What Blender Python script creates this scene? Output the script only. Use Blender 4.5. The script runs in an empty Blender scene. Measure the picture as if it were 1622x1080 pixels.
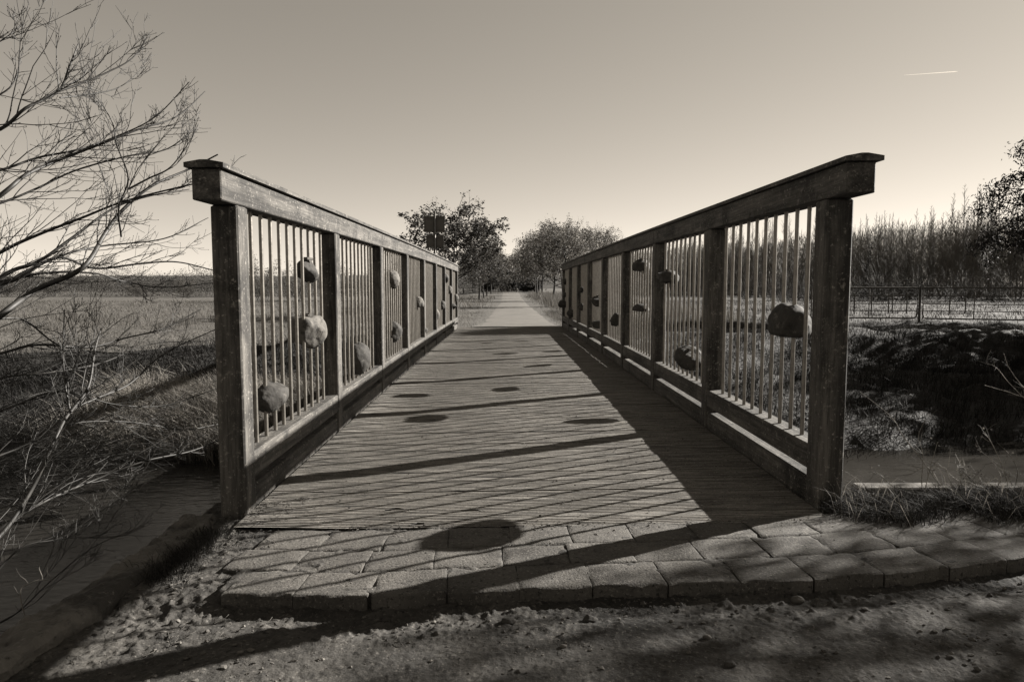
import bpy, math, random
import numpy as np
from math import radians, sin, cos, pi
S = bpy.context.scene

# ---------------------------------------------------------------- camera
F_PX, H_CAM = 1081.0, 0.90
cam_d = bpy.data.cameras.new("camera")
cam = bpy.data.objects.new("camera", cam_d)
S.collection.objects.link(cam)
cam_d.sensor_width = 36.0
cam_d.lens = 36.0 * F_PX / 1622.0
cam_d.clip_start = 0.05
cam_d.clip_end = 20000
cam.location = (0, 0, H_CAM)
cam.rotation_euler = (radians(90) - math.atan(87 / F_PX), 0, -math.atan(11 / F_PX))
S.camera = cam

# ---------------------------------------------------------------- light
SUN_AZ, SUN_EL = radians(64.0), radians(25.2)      # azimuth from +Y towards +X
sd = bpy.data.lights.new("sun", 'SUN')
sd.energy = 5.0
sd.angle = radians(0.53)
sd.color = (1.0, 0.95, 0.88)
sun = bpy.data.objects.new("sun", sd)
S.collection.objects.link(sun)
sun.rotation_euler = (radians(90) - SUN_EL, 0, -SUN_AZ + pi)
sun.location = (20, 10, 20)

W = bpy.data.worlds.new("World")
S.world = W
W.use_nodes = True
nt = W.node_tree
nt.nodes.clear()
sky = nt.nodes.new('ShaderNodeTexSky')
sky.sky_type = 'NISHITA'
sky.sun_disc = False
sky.sun_elevation = SUN_EL
sky.sun_rotation = SUN_AZ
sky.air_density = 1.0
sky.dust_density = 0.15
sky.ozone_density = 1.0
sep = nt.nodes.new('ShaderNodeSeparateColor')
m1 = nt.nodes.new('ShaderNodeMath'); m1.operation = 'MULTIPLY'; m1.inputs[1].default_value = 0.9
m2 = nt.nodes.new('ShaderNodeMath'); m2.operation = 'MULTIPLY_ADD'; m2.inputs[1].default_value = 0.1
mx = nt.nodes.new('ShaderNodeCombineColor')
nt.links.new(sky.outputs[0], sep.inputs[0])
nt.links.new(sep.outputs[0], m1.inputs[0])
nt.links.new(sep.outputs[1], m2.inputs[0])
nt.links.new(m1.outputs[0], m2.inputs[2])
pw = nt.nodes.new('ShaderNodeMath'); pw.operation = 'POWER'; pw.inputs[1].default_value = 0.78      # soft film response
nt.links.new(m2.outputs[0], pw.inputs[0])
for i, k in enumerate((1.06, 0.955, 0.815)):         # sepia film toning of a black-and-white sky
    mm = nt.nodes.new('ShaderNodeMath'); mm.operation = 'MULTIPLY'; mm.inputs[1].default_value = k
    nt.links.new(pw.outputs[0], mm.inputs[0]); nt.links.new(mm.outputs[0], mx.inputs[i])
bg = nt.nodes.new('ShaderNodeBackground')
bg.inputs[1].default_value = 0.052
wo = nt.nodes.new('ShaderNodeOutputWorld')
nt.links.new(mx.outputs[0], bg.inputs[0])
nt.links.new(bg.outputs[0], wo.inputs[0])
S.view_settings.view_transform = 'Standard'
S.view_settings.look = 'None'
S.view_settings.exposure = 2.0
S.view_settings.gamma = 1.0

# ---------------------------------------------------------------- helpers
rng = np.random.default_rng(7)

def smooth(a, b, x):
    t = np.clip((x - a) / (b - a), 0, 1)
    return t * t * (3 - 2 * t)

def _hash(ix, iy, seed):
    h = (ix.astype(np.int64) * 374761393 + iy.astype(np.int64) * 668265263 + seed * 974634777) & 0xFFFFFFFF
    h = ((h ^ (h >> 13)) * 1274126177) & 0xFFFFFFFF
    h = h ^ (h >> 16)
    return (h & 0xFFFF) / 65535.0

def vnoise(x, y, seed=0):
    x = np.asarray(x, float); y = np.asarray(y, float)
    ix = np.floor(x); iy = np.floor(y)
    fx = x - ix; fy = y - iy
    fx = fx * fx * (3 - 2 * fx); fy = fy * fy * (3 - 2 * fy)
    a = _hash(ix, iy, seed); b = _hash(ix + 1, iy, seed)
    c = _hash(ix, iy + 1, seed); d = _hash(ix + 1, iy + 1, seed)
    return (a + (b - a) * fx) * (1 - fy) + (c + (d - c) * fx) * fy

def fbm(x, y, oct=4, seed=0):
    s = 0; a = 0.5; t = 0
    for o in range(oct):
        s = s + a * (vnoise(x * 2 ** o, y * 2 ** o, seed + o) - 0.5) * 2
        a *= 0.5
    return s

ALB = 0.275                                        # the photograph is exposed for dark surfaces against a bright sky
def tint(v):
    v = v * ALB
    return (v, v * 0.935, v * 0.84, 1.0)

MATS = {}
def mat(name, lo, hi, scale=8.0, stretch=(1, 1, 1), rough=0.85, bump=0.3, bscale=None, detail=8,
        speck=None, trans=0.0, metallic=0.0, spec=0.3, patches=None, bdist=0.01, island=False, contrast=(0.3, 0.7), rand=True, grain=None):
    m = bpy.data.materials.new(name); m.use_nodes = True
    n = m.node_tree; N = n.nodes; N.clear(); L = n.links
    out = N.new('ShaderNodeOutputMaterial'); p = N.new('ShaderNodeBsdfPrincipled')
    tc = N.new('ShaderNodeTexCoord'); mp = N.new('ShaderNodeMapping')
    mp.inputs['Scale'].default_value = stretch
    oi = N.new('ShaderNodeObjectInfo'); vm = N.new('ShaderNodeVectorMath'); vm.operation = 'MULTIPLY_ADD'
    L.new(oi.outputs['Random'], vm.inputs[0]); vm.inputs[1].default_value = (7.3, 9.1, 5.7) if rand else (0, 0, 0); L.new(tc.outputs['Object'], vm.inputs[2])
    TC = vm.outputs[0]
    L.new(TC, mp.inputs[0])
    no = N.new('ShaderNodeTexNoise'); no.inputs['Scale'].default_value = scale; no.inputs['Detail'].default_value = detail
    no.inputs['Roughness'].default_value = 0.62
    L.new(mp.outputs[0], no.inputs['Vector'])
    cr = N.new('ShaderNodeValToRGB'); cr.color_ramp.elements[0].position = contrast[0]; cr.color_ramp.elements[1].position = contrast[1]
    cr.color_ramp.elements[0].color = tint(lo); cr.color_ramp.elements[1].color = tint(hi)
    L.new(no.outputs['Fac'], cr.inputs[0])
    col = cr.outputs[0]
    if patches:                                   # (scale, colour value, low, high): broad stains or lichen
        for (ps, pv, a, b, *st_) in patches:
            n2 = N.new('ShaderNodeTexNoise'); n2.inputs['Scale'].default_value = ps; n2.inputs['Detail'].default_value = 9
            n2.inputs['Roughness'].default_value = 0.7
            if st_:
                m9 = N.new('ShaderNodeMapping'); m9.inputs['Scale'].default_value = st_[0]; L.new(TC, m9.inputs[0]); L.new(m9.outputs[0], n2.inputs['Vector'])
            else:
                L.new(TC, n2.inputs['Vector'])
            r2 = N.new('ShaderNodeMapRange'); r2.inputs['From Min'].default_value = a; r2.inputs['From Max'].default_value = b
            L.new(n2.outputs['Fac'], r2.inputs['Value'])
            mi = N.new('ShaderNodeMix'); mi.data_type = 'RGBA'
            L.new(r2.outputs[0], mi.inputs[0]); L.new(col, mi.inputs[6]); mi.inputs[7].default_value = tint(pv)
            col = mi.outputs[2]
    if grain:                                     # (scale, stretch, amount): fine fibre lines
        mg = N.new('ShaderNodeMapping'); mg.inputs['Scale'].default_value = grain[1]; L.new(TC, mg.inputs[0])
        ng = N.new('ShaderNodeTexNoise'); ng.inputs['Scale'].default_value = grain[0]; ng.inputs['Detail'].default_value = 5; ng.inputs['Roughness'].default_value = .7
        L.new(mg.outputs[0], ng.inputs['Vector'])
        rg = N.new('ShaderNodeMapRange'); rg.inputs['From Min'].default_value = .3; rg.inputs['From Max'].default_value = .7
        rg.inputs['To Min'].default_value = 1 - grain[2]; rg.inputs['To Max'].default_value = 1 + grain[2]; L.new(ng.outputs['Fac'], rg.inputs['Value'])
        mi = N.new('ShaderNodeMix'); mi.data_type = 'RGBA'; mi.blend_type = 'MULTIPLY'; mi.inputs[0].default_value = 1
        L.new(col, mi.inputs[6]); L.new(rg.outputs[0], mi.inputs[7]); col = mi.outputs[2]
    if island:
        g = N.new('ShaderNodeNewGeometry')
        r3 = N.new('ShaderNodeMapRange'); r3.inputs['To Min'].default_value = 0.5; r3.inputs['To Max'].default_value = 1.6
        L.new(g.outputs['Random Per Island'], r3.inputs['Value'])
        mi = N.new('ShaderNodeMix'); mi.data_type = 'RGBA'; mi.blend_type = 'MULTIPLY'; mi.inputs[0].default_value = 1
        L.new(col, mi.inputs[6]); L.new(r3.outputs[0], mi.inputs[7]); col = mi.outputs[2]
    L.new(col, p.inputs['Base Color'])
    p.inputs['Roughness'].default_value = rough
    p.inputs['Metallic'].default_value = metallic
    p.inputs['Specular IOR Level'].default_value = spec
    if bump:
        nb = N.new('ShaderNodeTexNoise'); nb.inputs['Scale'].default_value = bscale or scale * 2; nb.inputs['Detail'].default_value = 6
        L.new(mp.outputs[0], nb.inputs['Vector'])
        bu = N.new('ShaderNodeBump'); bu.inputs['Strength'].default_value = bump; bu.inputs['Distance'].default_value = bdist
        L.new(nb.outputs['Fac'], bu.inputs['Height']); L.new(bu.outputs[0], p.inputs['Normal'])
    if trans:
        tr = N.new('ShaderNodeBsdfTranslucent'); L.new(col, tr.inputs[0])
        ms = N.new('ShaderNodeMixShader'); ms.inputs[0].default_value = trans
        L.new(p.outputs[0], ms.inputs[1]); L.new(tr.outputs[0], ms.inputs[2]); L.new(ms.outputs[0], out.inputs[0])
    else:
        L.new(p.outputs[0], out.inputs[0])
    MATS[name] = m
    return m

class MB:
    """collects vertices and polygons and links them as one mesh object"""
    def __init__(s): s.V = []; s.F4 = []; s.F3 = []; s.n = 0; s.sm4 = []
    def add(s, V, quads=None, tris=None):
        V = np.asarray(V, float).reshape(-1, 3)
        if quads is not None and len(quads): s.F4.append(np.asarray(quads, np.int64).reshape(-1, 4) + s.n)
        if tris is not None and len(tris): s.F3.append(np.asarray(tris, np.int64).reshape(-1, 3) + s.n)
        s.V.append(V); s.n += len(V)
    def tube(s, P, R, k=5, cap=False):
        P = np.asarray(P, float); n = len(P)
        R = np.broadcast_to(np.asarray(R, float), (n,))
        T = np.gradient(P, axis=0); T /= np.linalg.norm(T, axis=1)[:, None] + 1e-9
        t = T[0] + T[-1]
        up = np.array([0, 0, 1.0]) if abs(t[2]) < 1.2 else np.array([1.0, 0, 0])
        A = np.cross(T, up); A /= np.linalg.norm(A, axis=1)[:, None] + 1e-9
        B = np.cross(T, A)
        an = np.arange(k) * 2 * pi / k
        V = P[:, None] + R[:, None, None] * (A[:, None] * np.cos(an)[None, :, None] + B[:, None] * np.sin(an)[None, :, None])
        i = np.arange(n - 1)[:, None] * k; j = np.arange(k)[None, :]; j2 = (j + 1) % k
        Q = np.stack([i + j, i + j2, i + k + j2, i + k + j], -1).reshape(-1, 4)
        V = V.reshape(-1, 3); tr = []
        if cap:
            V = np.vstack([V, P[0], P[-1]])
            for q in range(k):
                tr.append([n * k, (q + 1) % k, q]); tr.append([n * k + 1, (n - 1) * k + q, (n - 1) * k + (q + 1) % k])
        s.add(V, Q, tr)
    def grid(s, X, Y, Z):
        r, c = X.shape
        V = np.stack([X, Y, Z], -1).reshape(-1, 3)
        i = np.arange(r - 1)[:, None] * c; j = np.arange(c - 1)[None, :]
        Q = np.stack([i + j, i + j + 1, i + c + j + 1, i + c + j], -1).reshape(-1, 4)
        s.add(V, Q)
    def box(s, a, b, bev=0.0, f=None, ny=1):
        """box with chamfered long edges along its Y (or its longest) axis; f(V) may warp the vertices"""
        a = np.array(a, float); b = np.array(b, float)
        ax = int(np.argmax(b - a)); o = [q for q in range(3) if q != ax]
        lo, hi = a[o], b[o]
        if bev:
            e = bev
            prof = [(lo[0] + e, lo[1]), (hi[0] - e, lo[1]), (hi[0], lo[1] + e), (hi[0], hi[1] - e), (hi[0] - e, hi[1]), (lo[0] + e, hi[1]), (lo[0], hi[1] - e), (lo[0], lo[1] + e)]
        else:
            prof = [(lo[0], lo[1]), (hi[0], lo[1]), (hi[0], hi[1]), (lo[0], hi[1])]
        prof = np.array(prof); k = len(prof); cen = (lo + hi) / 2
        ts = np.linspace(a[ax], b[ax], ny + 1)
        rings = []
        e2 = bev
        sts = [(ts[0], 1 if not bev else 0)] + ([(ts[0] + e2, 1)] if bev else []) + [(t, 1) for t in ts[1:-1]] + ([(ts[-1] - e2, 1)] if bev else []) + [(ts[-1], 1 if not bev else 0)]
        for t, full in sts:
            pr = prof if full else cen + (prof - cen) * (1 - 2 * e2 / (hi - lo))
            R = np.zeros((k, 3)); R[:, ax] = t; R[:, o[0]] = pr[:, 0]; R[:, o[1]] = pr[:, 1]; rings.append(R)
        n = len(rings); V = np.vstack(rings)
        i = np.arange(n - 1)[:, None] * k; j = np.arange(k)[None, :]; j2 = (j + 1) % k
        Q = np.stack([i + j, i + j2, i + k + j2, i + k + j], -1).reshape(-1, 4)
        c0 = V[:k].mean(0); c1 = V[-k:].mean(0)
        V = np.vstack([V, c0, c1]); tr = []
        for q in range(k):
            tr.append([n * k, (q + 1) % k, q]); tr.append([n * k + 1, (n - 1) * k + q, (n - 1) * k + (q + 1) % k])
        if f is not None: V = f(V)
        s.add(V, Q, tr)
    def blades(s, P, h, w, lean, bend=0.5, r=None):
        """grass blades: base points P, heights h, widths w, lean vectors (N,2)"""
        r = r or rng; n = len(P)
        a = r.uniform(0, 2 * pi, n); sx = np.stack([np.cos(a), np.sin(a), np.zeros(n)], 1) * (w / 2)[:, None]
        L = np.concatenate([lean, np.zeros((n, 1))], 1)
        up = np.array([0, 0, 1.0])
        M = P + up * (h * 0.55)[:, None] + L * 0.35
        T = P + up * (h * (1 - 0.25 * bend))[:, None] + L
        V = np.stack([P - sx, P + sx, M + sx * 0.8, M - sx * 0.8, T], 1).reshape(-1, 3)
        b = np.arange(n) * 5
        s.add(V, np.stack([b, b + 1, b + 2, b + 3], 1), np.stack([b + 3, b + 2, b + 4], 1))
    def leaves(s, C, size, r=None, asp=0.6, droop=0.0):
        r = r or rng; n = len(C)
        d = r.normal(size=(n, 3)); d[:, 2] -= droop; d /= np.linalg.norm(d, axis=1)[:, None]
        e = np.cross(d, r.normal(size=(n, 3))); e /= np.linalg.norm(e, axis=1)[:, None] + 1e-9
        f = np.cross(d, e)
        sz = np.broadcast_to(size, (n,))[:, None]
        V = np.stack([C, C + d * sz * 0.5 + e * sz * asp * 0.5 + f * sz * 0.12, C + d * sz, C + d * sz * 0.5 - e * sz * asp * 0.5 + f * sz * 0.12], 1).reshape(-1, 3)
        b = np.arange(n) * 4
        s.add(V, np.stack([b, b + 1, b + 2, b + 3], 1))
    def build(s, name, m, parent=None, smooth=False, loc=(0, 0, 0)):
        V = np.vstack(s.V) - np.array(loc, float)
        me = bpy.data.meshes.new(name)
        n4 = sum(len(x) for x in s.F4); n3 = sum(len(x) for x in s.F3)
        me.vertices.add(len(V)); me.vertices.foreach_set('co', V.astype(np.float32).ravel())
        li = []; 
        if n4: li.append(np.vstack(s.F4).ravel())
        if n3: li.append(np.vstack(s.F3).ravel())
        li = np.concatenate(li).astype(np.int32)
        me.loops.add(len(li)); me.loops.foreach_set('vertex_index', li)
        st = np.concatenate([np.arange(n4) * 4, n4 * 4 + np.arange(n3) * 3]).astype(np.int32)
        me.polygons.add(n4 + n3); me.polygons.foreach_set('loop_start', st)
        me.polygons.foreach_set('use_smooth', np.full(n4 + n3, smooth))
        me.update(calc_edges=True); me.validate()
        if m is not None: me.materials.append(m)
        o = bpy.data.objects.new(name, me); S.collection.objects.link(o)
        if parent is None: o.location = loc
        else:
            o.parent = parent
            o.location = loc
        return o

def tag(o, label=None, cat=None, group=None, kind=None):
    if label: o['label'] = label
    if cat: o['category'] = cat
    if group: o['group'] = group
    if kind: o['kind'] = kind
    return o

def empty(name, loc=(0, 0, 0), rz=0):
    o = bpy.data.objects.new(name, None); S.collection.objects.link(o)
    o.location = loc; o.rotation_euler = (0, 0, rz); o.empty_display_size = 0.1
    return o

def copy_tree(o, parent=None):
    c = o.copy(); S.collection.objects.link(c)
    if parent is not None: c.parent = parent
    for ch in [q for q in CHILD.get(o.name, [])]:
        copy_tree(ch, c)
    return c
CHILD = {}
def reg(parent, *chs): CHILD.setdefault(parent.name, []).extend(chs)

# ---------------------------------------------------------------- materials
m_field = mat('dry_field', 0.14, 0.34, 1.6, bump=0.8, bscale=14, bdist=0.05, patches=[(0.25, 0.20, 0.45, 0.62), (9, 0.08, 0.52, 0.70)])
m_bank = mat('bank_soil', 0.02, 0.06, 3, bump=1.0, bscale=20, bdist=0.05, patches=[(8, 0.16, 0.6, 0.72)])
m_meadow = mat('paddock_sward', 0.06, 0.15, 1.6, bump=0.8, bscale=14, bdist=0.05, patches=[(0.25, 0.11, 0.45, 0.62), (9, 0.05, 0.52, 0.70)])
m_dirt = mat('trodden_dirt', 0.085, 0.19, 9, bump=0.6, bscale=150, bdist=0.004, patches=[(1.7, 0.06, 0.47, 0.62), (3.1, 0.21, 0.55, 0.66), (90, 0.42, 0.55, 0.66), (60, 0.04, 0.54, 0.64), (12, 0.08, 0.52, 0.66)])
m_path = mat('sandy_path', 0.28, 0.43, 3, bump=0.5, bscale=60, bdist=0.01, patches=[(1.1, 0.26, 0.45, 0.65), (25, .1, .6, .7)])
m_paver = mat('concrete_paver', 0.17, 0.31, 14, bump=0.9, bscale=140, bdist=0.0035, patches=[(3.5, 0.13, 0.46, 0.66), (100, 0.55, 0.55, 0.66), (75, 0.05, 0.54, 0.64), (9, 0.12, 0.55, 0.68)], rand=False)
m_deck = mat('deck_board', 0.22, 0.56, 5, stretch=(.6, 7, 1), bump=0.7, bscale=60, bdist=0.004, patches=[(1.6, 0.50, 0.46, 0.66), (110, 0.8, 0.55, 0.66), (90, 0.08, 0.56, 0.66), (14, 0.12, 0.60, 0.72), (4, 0.05, 0.55, 0.66, (.55, 8, 1)), (5, 0.75, 0.60, 0.72, (.4, 9, 1))], rand=False, grain=(60, (.10, 1.5, 1), .6))
def wood(name, st):
    return mat(name, 0.08, 0.32, 16, stretch=st, rough=0.8, bump=0.8, bscale=70, bdist=0.004,
               patches=[(4, 0.05, 0.48, 0.66), (30, 0.6, 0.585, 0.68), (75, 0.8, 0.59, 0.66), (12, 0.035, 0.6, 0.72), (9, 0.03, 0.58, 0.70, st), (14, 0.55, 0.63, 0.74, st)], contrast=(0.35, 0.65), grain=(90, st, .55))
m_woody = wood('weathered_wood_rail', (1, 0.07, 1.2))
m_woodz = wood('weathered_wood_post', (1, 1, 0.08))
m_woodx = wood('weathered_wood_board', (0.08, 1, 1))
m_board = mat('bleached_board', 0.3, 0.6, 12, stretch=(.1, 1, 1), bump=0.6, bscale=40, bdist=0.004, patches=[(9, .15, .55, .7)], grain=(60, (.08, 1, 1), .4))
m_steel = mat('galvanised_steel', 0.5, 0.85, 30, rough=0.42, bump=0.1, metallic=0.75, spec=0.5)
m_rock = mat('fieldstone', 0.07, 0.19, 9, bump=0.8, bscale=34, bdist=0.008, patches=[(22, 0.36, 0.57, 0.66), (9, 0.05, 0.5, 0.64)])
m_rock2 = mat('pale_fieldstone', 0.16, 0.44, 10, bump=0.8, bscale=34, bdist=0.008, patches=[(12, 0.10, 0.5, 0.62), (30, .06, .6, .7)])
m_conc = mat('old_concrete', 0.22, 0.42, 7, bump=1.0, bscale=60, bdist=0.01, patches=[(4, 0.12, 0.48, 0.60), (60, 0.6, 0.58, 0.68), (30, .06, .56, .66)])
m_bark = mat('dark_bark', 0.05, 0.12, 12, stretch=(1, 1, .3), bump=0.5, rough=0.8)
m_twig = mat('smooth_twig_bark', 0.035, 0.11, 9, bump=0.2, rough=0.6, spec=0.4)
m_birch = mat('plantation_bark', 0.24, 0.46, 2.0, bump=0.0, rough=0.8)
m_leaf = mat('oak_leaf', 0.08, 0.2, 3, bump=0, rough=0.7, trans=0.35, island=True)
m_leafp = mat('pale_dry_leaf', 0.19, 0.38, 1.2, bump=0, rough=0.7, trans=0.35, island=True)
m_ever = mat('evergreen_leaf', 0.025, 0.05, 2, bump=0, rough=0.7, trans=0.15, island=True)
m_grass = mat('dry_grass', 0.16, 0.36, 1.5, bump=0, rough=0.75, trans=0.35, island=True)
m_reed = mat('bleached_reed', 0.40, 0.85, 1.5, bump=0, rough=0.7, trans=0.35, island=True)
m_bankg = mat('bank_sward', 0.018, 0.065, 1.2, bump=0, rough=0.8, trans=0.12, island=True)  # shade of the bank put into the dark grass colour
m_bankg2 = mat('shaded_meadow_grass', 0.03, 0.10, 1.2, bump=0, rough=0.8, trans=0.2, island=True)  # darker copy of the dry grass, its shade put into the colour
m_turf = mat('dark_turf', 0.035, 0.09, 3, bump=0, rough=0.8, trans=0.3, island=True)
m_hedge = mat('hedge_mass', 0.09, 0.17, 0.5, bump=0, rough=0.9, island=True)
m_gate = mat('dull_steel_tube', 0.2, 0.34, 10, rough=0.5, bump=0.1, metallic=0.5)
m_sign = mat('sign_back_metal', 0.22, 0.3, 5, rough=0.6, bump=0.05, metallic=0.1)
m_pole = mat('sign_pole_metal', 0.16, 0.22, 5, rough=0.45, metallic=0.6, bump=0.05)
m_white = mat('vapour', 1.6, 1.9, 0.01, bump=0, rough=1, trans=0.9)
m_peb = mat('pebble', 0.13, 0.32, 30, bump=0.3, island=True)

m_water = bpy.data.materials.new('stream_water'); m_water.use_nodes = True
_n = m_water.node_tree.nodes; _p = _n['Principled BSDF']
_p.inputs['Base Color'].default_value = tint(0.05); _p.inputs['Roughness'].default_value = 0.06; _p.inputs['IOR'].default_value = 1.33; _p.inputs['Specular IOR Level'].default_value = 0.6
_t = _n.new('ShaderNodeTexCoord'); _m = _n.new('ShaderNodeMapping'); _m.inputs['Scale'].default_value = (1, 2.2, 1)
_a = _n.new('ShaderNodeTexNoise'); _a.inputs['Scale'].default_value = 7; _a.inputs['Detail'].default_value = 3
_b = _n.new('ShaderNodeBump'); _b.inputs['Strength'].default_value = 0.4; _b.inputs['Distance'].default_value = 0.02
_l = m_water.node_tree.links
_l.new(_t.outputs['Object'], _m.inputs[0]); _l.new(_m.outputs[0], _a.inputs['Vector']); _l.new(_a.outputs['Fac'], _b.inputs['Height']); _l.new(_b.outputs[0], _p.inputs['Normal'])

_o = _n['Material Output']; _d = _n.new('ShaderNodeBsdfDiffuse'); _d.inputs[0].default_value = tint(0.07)      # matte film added to dull the sky's reflection, stronger to the right
_k = _n.new('ShaderNodeTexNoise'); _k.inputs['Scale'].default_value = 0.9; _k.inputs['Detail'].default_value = 6
_r = _n.new('ShaderNodeMapRange'); _r.inputs['From Min'].default_value = .35; _r.inputs['From Max'].default_value = .65; _r.inputs['To Min'].default_value = .6; _r.inputs['To Max'].default_value = .95
_x = _n.new('ShaderNodeMixShader')
_sx = _n.new('ShaderNodeSeparateXYZ'); _l.new(_t.outputs['Object'], _sx.inputs[0])
_rx = _n.new('ShaderNodeMapRange'); _rx.inputs['From Min'].default_value = -1; _rx.inputs['From Max'].default_value = 2.5; _rx.inputs['To Min'].default_value = .10; _rx.inputs['To Max'].default_value = 1.15; _l.new(_sx.outputs[0], _rx.inputs['Value'])
_mm = _n.new('ShaderNodeMath'); _mm.operation = 'MULTIPLY'; _mm.use_clamp = True
_l.new(_r.outputs[0], _mm.inputs[0]); _l.new(_rx.outputs[0], _mm.inputs[1])
_l.new(_t.outputs['Object'], _k.inputs['Vector']); _l.new(_k.outputs['Fac'], _r.inputs['Value']); _l.new(_mm.outputs[0], _x.inputs[0]); _l.new(_p.outputs[0], _x.inputs[1]); _l.new(_d.outputs[0], _x.inputs[2]); _l.new(_x.outputs[0], _o.inputs[0])

# ---------------------------------------------------------------- terrain
WATER = -0.9
def y_far_water(x): return 6.9 + 0.03 * x + 0.18 * np.sin(x * 1.3) + 0.08 * np.sin(x * 3.1 + 1)
def y_top(x): return np.interp(x, [-60, -12, -5.3, -2, 4, 9.4, 16, 60], [8.0, 9.0, 9.5, 10.9, 12.2, 13.5, 14.0, 15])
def y_near(x): return np.interp(x, [-30, -6, -4.2, -3.3, -2.9, -1.33, -1.2, 4.2, 6.0, 9, 30], [5.6, 5.0, 4.0, 2.9, -3.0, -3.0, 2.78, 2.78, 4.2, 5.4, 5.4])
def platform_z(x): return np.clip(0.012 * (x + 1), 0, 0.03)
def field_z(x, y):
    ax = np.abs(x - 0.4)
    low = -0.42 * smooth(3.0, 9.0, ax) * smooth(11, 20, y + 0 * x)
    return low
def ground_z(x, y):
    x = np.asarray(x, float); y = np.asarray(y, float)
    yf, yt, yn = y_far_water(x), y_top(x), y_near(x)
    t = np.clip((y - (yf - 0.5)) / (yt - yf + 0.5), 0, 1)
    prof = np.interp(t, [0, 0.14, 0.35, 0.72, 0.90, 1.0], [0, 0.32, 0.50, 0.66, 0.96, 1.0])
    zf = -1.35 + prof * 1.35 + field_z(x, y) * (t > 0)
    lump = (fbm(x * 1.1, y * 1.1, 4, 3) * 0.13 + np.maximum(0, fbm(x * 2.1, y * 2.1, 3, 23)) * .22 * (x > 1)) * smooth(1.6, 3.0, np.abs(x - .2)) * smooth(6.6, 8, y) * (1 - smooth(18, 40, y)) + fbm(x * 0.12, y * 0.12, 3, 9) * 0.12 * smooth(15, 40, y) * smooth(3, 8, np.abs(x - .4))
    zf = zf + lump
    tn = smooth(-0.02, 0.12, y - yn)
    zn = np.where(x < -2.5, -0.62 - 0.12 * fbm(x, y, 3, 4), platform_z(x) - 0.12) * (1 - tn) + -1.4 * tn
    z = np.where(y > (yn + yf) / 2, zf, zn)
    return z

def axis(segs):
    out = []
    for a, b, n in segs: out.append(np.linspace(a, b, n, endpoint=False))
    return np.concatenate(out + [np.array([segs[-1][1]])])
gx = axis([(-3000, -300, 10), (-300, -60, 30), (-60, -16, 60), (-16, 16, 240), (16, 60, 60), (60, 300, 30), (300, 3000, 10)])
gy = axis([(-40, -2, 12), (-2, 1, 12), (1, 20, 160), (20, 60, 70), (60, 200, 40), (200, 6000, 30)])
GX, GY = np.meshgrid(gx, gy)
g = MB(); g.grid(GX, GY, ground_z(GX, GY))
go = tag(g.build('ground', m_field, smooth=True), kind='structure')
go.data.materials.append(m_bank)
_c = np.zeros(len(go.data.polygons) * 3, np.float32); go.data.polygons.foreach_get('center', _c); _c = _c.reshape(-1, 3)
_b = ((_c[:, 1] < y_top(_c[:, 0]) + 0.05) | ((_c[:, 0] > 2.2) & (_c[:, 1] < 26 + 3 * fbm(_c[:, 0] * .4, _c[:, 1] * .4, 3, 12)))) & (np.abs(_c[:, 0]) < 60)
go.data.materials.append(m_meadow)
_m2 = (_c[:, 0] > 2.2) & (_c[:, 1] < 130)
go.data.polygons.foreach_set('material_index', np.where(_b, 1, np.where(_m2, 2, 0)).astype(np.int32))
wt = MB(); XX, YY = np.meshgrid(np.linspace(-60, 60, 3), np.linspace(-8, 12, 3)); wt.grid(XX, YY, XX * 0 + WATER)
tag(wt.build('water', m_water), kind='structure')

# low wooded hills far behind the field, left
hm = MB(); hx = np.linspace(-700, 150, 120); hy = np.linspace(330, 460, 8)
HX, HY = np.meshgrid(hx, hy)
HZ = -1 + (8.2 + 2.5 * fbm(HX * 0.006, HY * 0.002, 3, 21) + 0.9 * fbm(HX * 0.09, HY * .05, 3, 5)) * np.sin(np.clip((HY - 330) / 130, 0, 1) * pi) ** 0.5
hm.grid(HX, HY, HZ)
tag(hm.build('hills', m_hedge), kind='structure')

# ---------------------------------------------------------------- path beyond the bridge
pm = MB(); py = np.concatenate([np.linspace(14.7, 40, 90), np.linspace(41, 112, 60)])
lx = np.interp(py, [14.7, 17, 36, 98, 112], [-0.95, -0.62, -0.36, -0.45, -0.5]) + 0.09 * fbm(py * 1.3, py * 0, 3, 31)
rx = np.interp(py, [14.7, 17, 36, 98, 112], [1.35, 1.25, 1.20, 2.1, 2.3]) + 0.09 * fbm(py * 1.3, py * 0 + 7, 3, 33)
u = np.linspace(0, 1, 9)[None, :]
PX = lx[:, None] * (1 - u) + rx[:, None] * u; PY = py[:, None] + 0 * u
PZ = ground_z(PX, PY) + 0.012 - 0.02 * (np.abs(u - .5) * 2) ** 4 + 0.02 * smooth(14.6, 15.2, 15.8 - PY + 14.0)
pm.grid(PX, PY, PZ); tag(pm.build('path', m_path, smooth=True), kind='structure')

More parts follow.
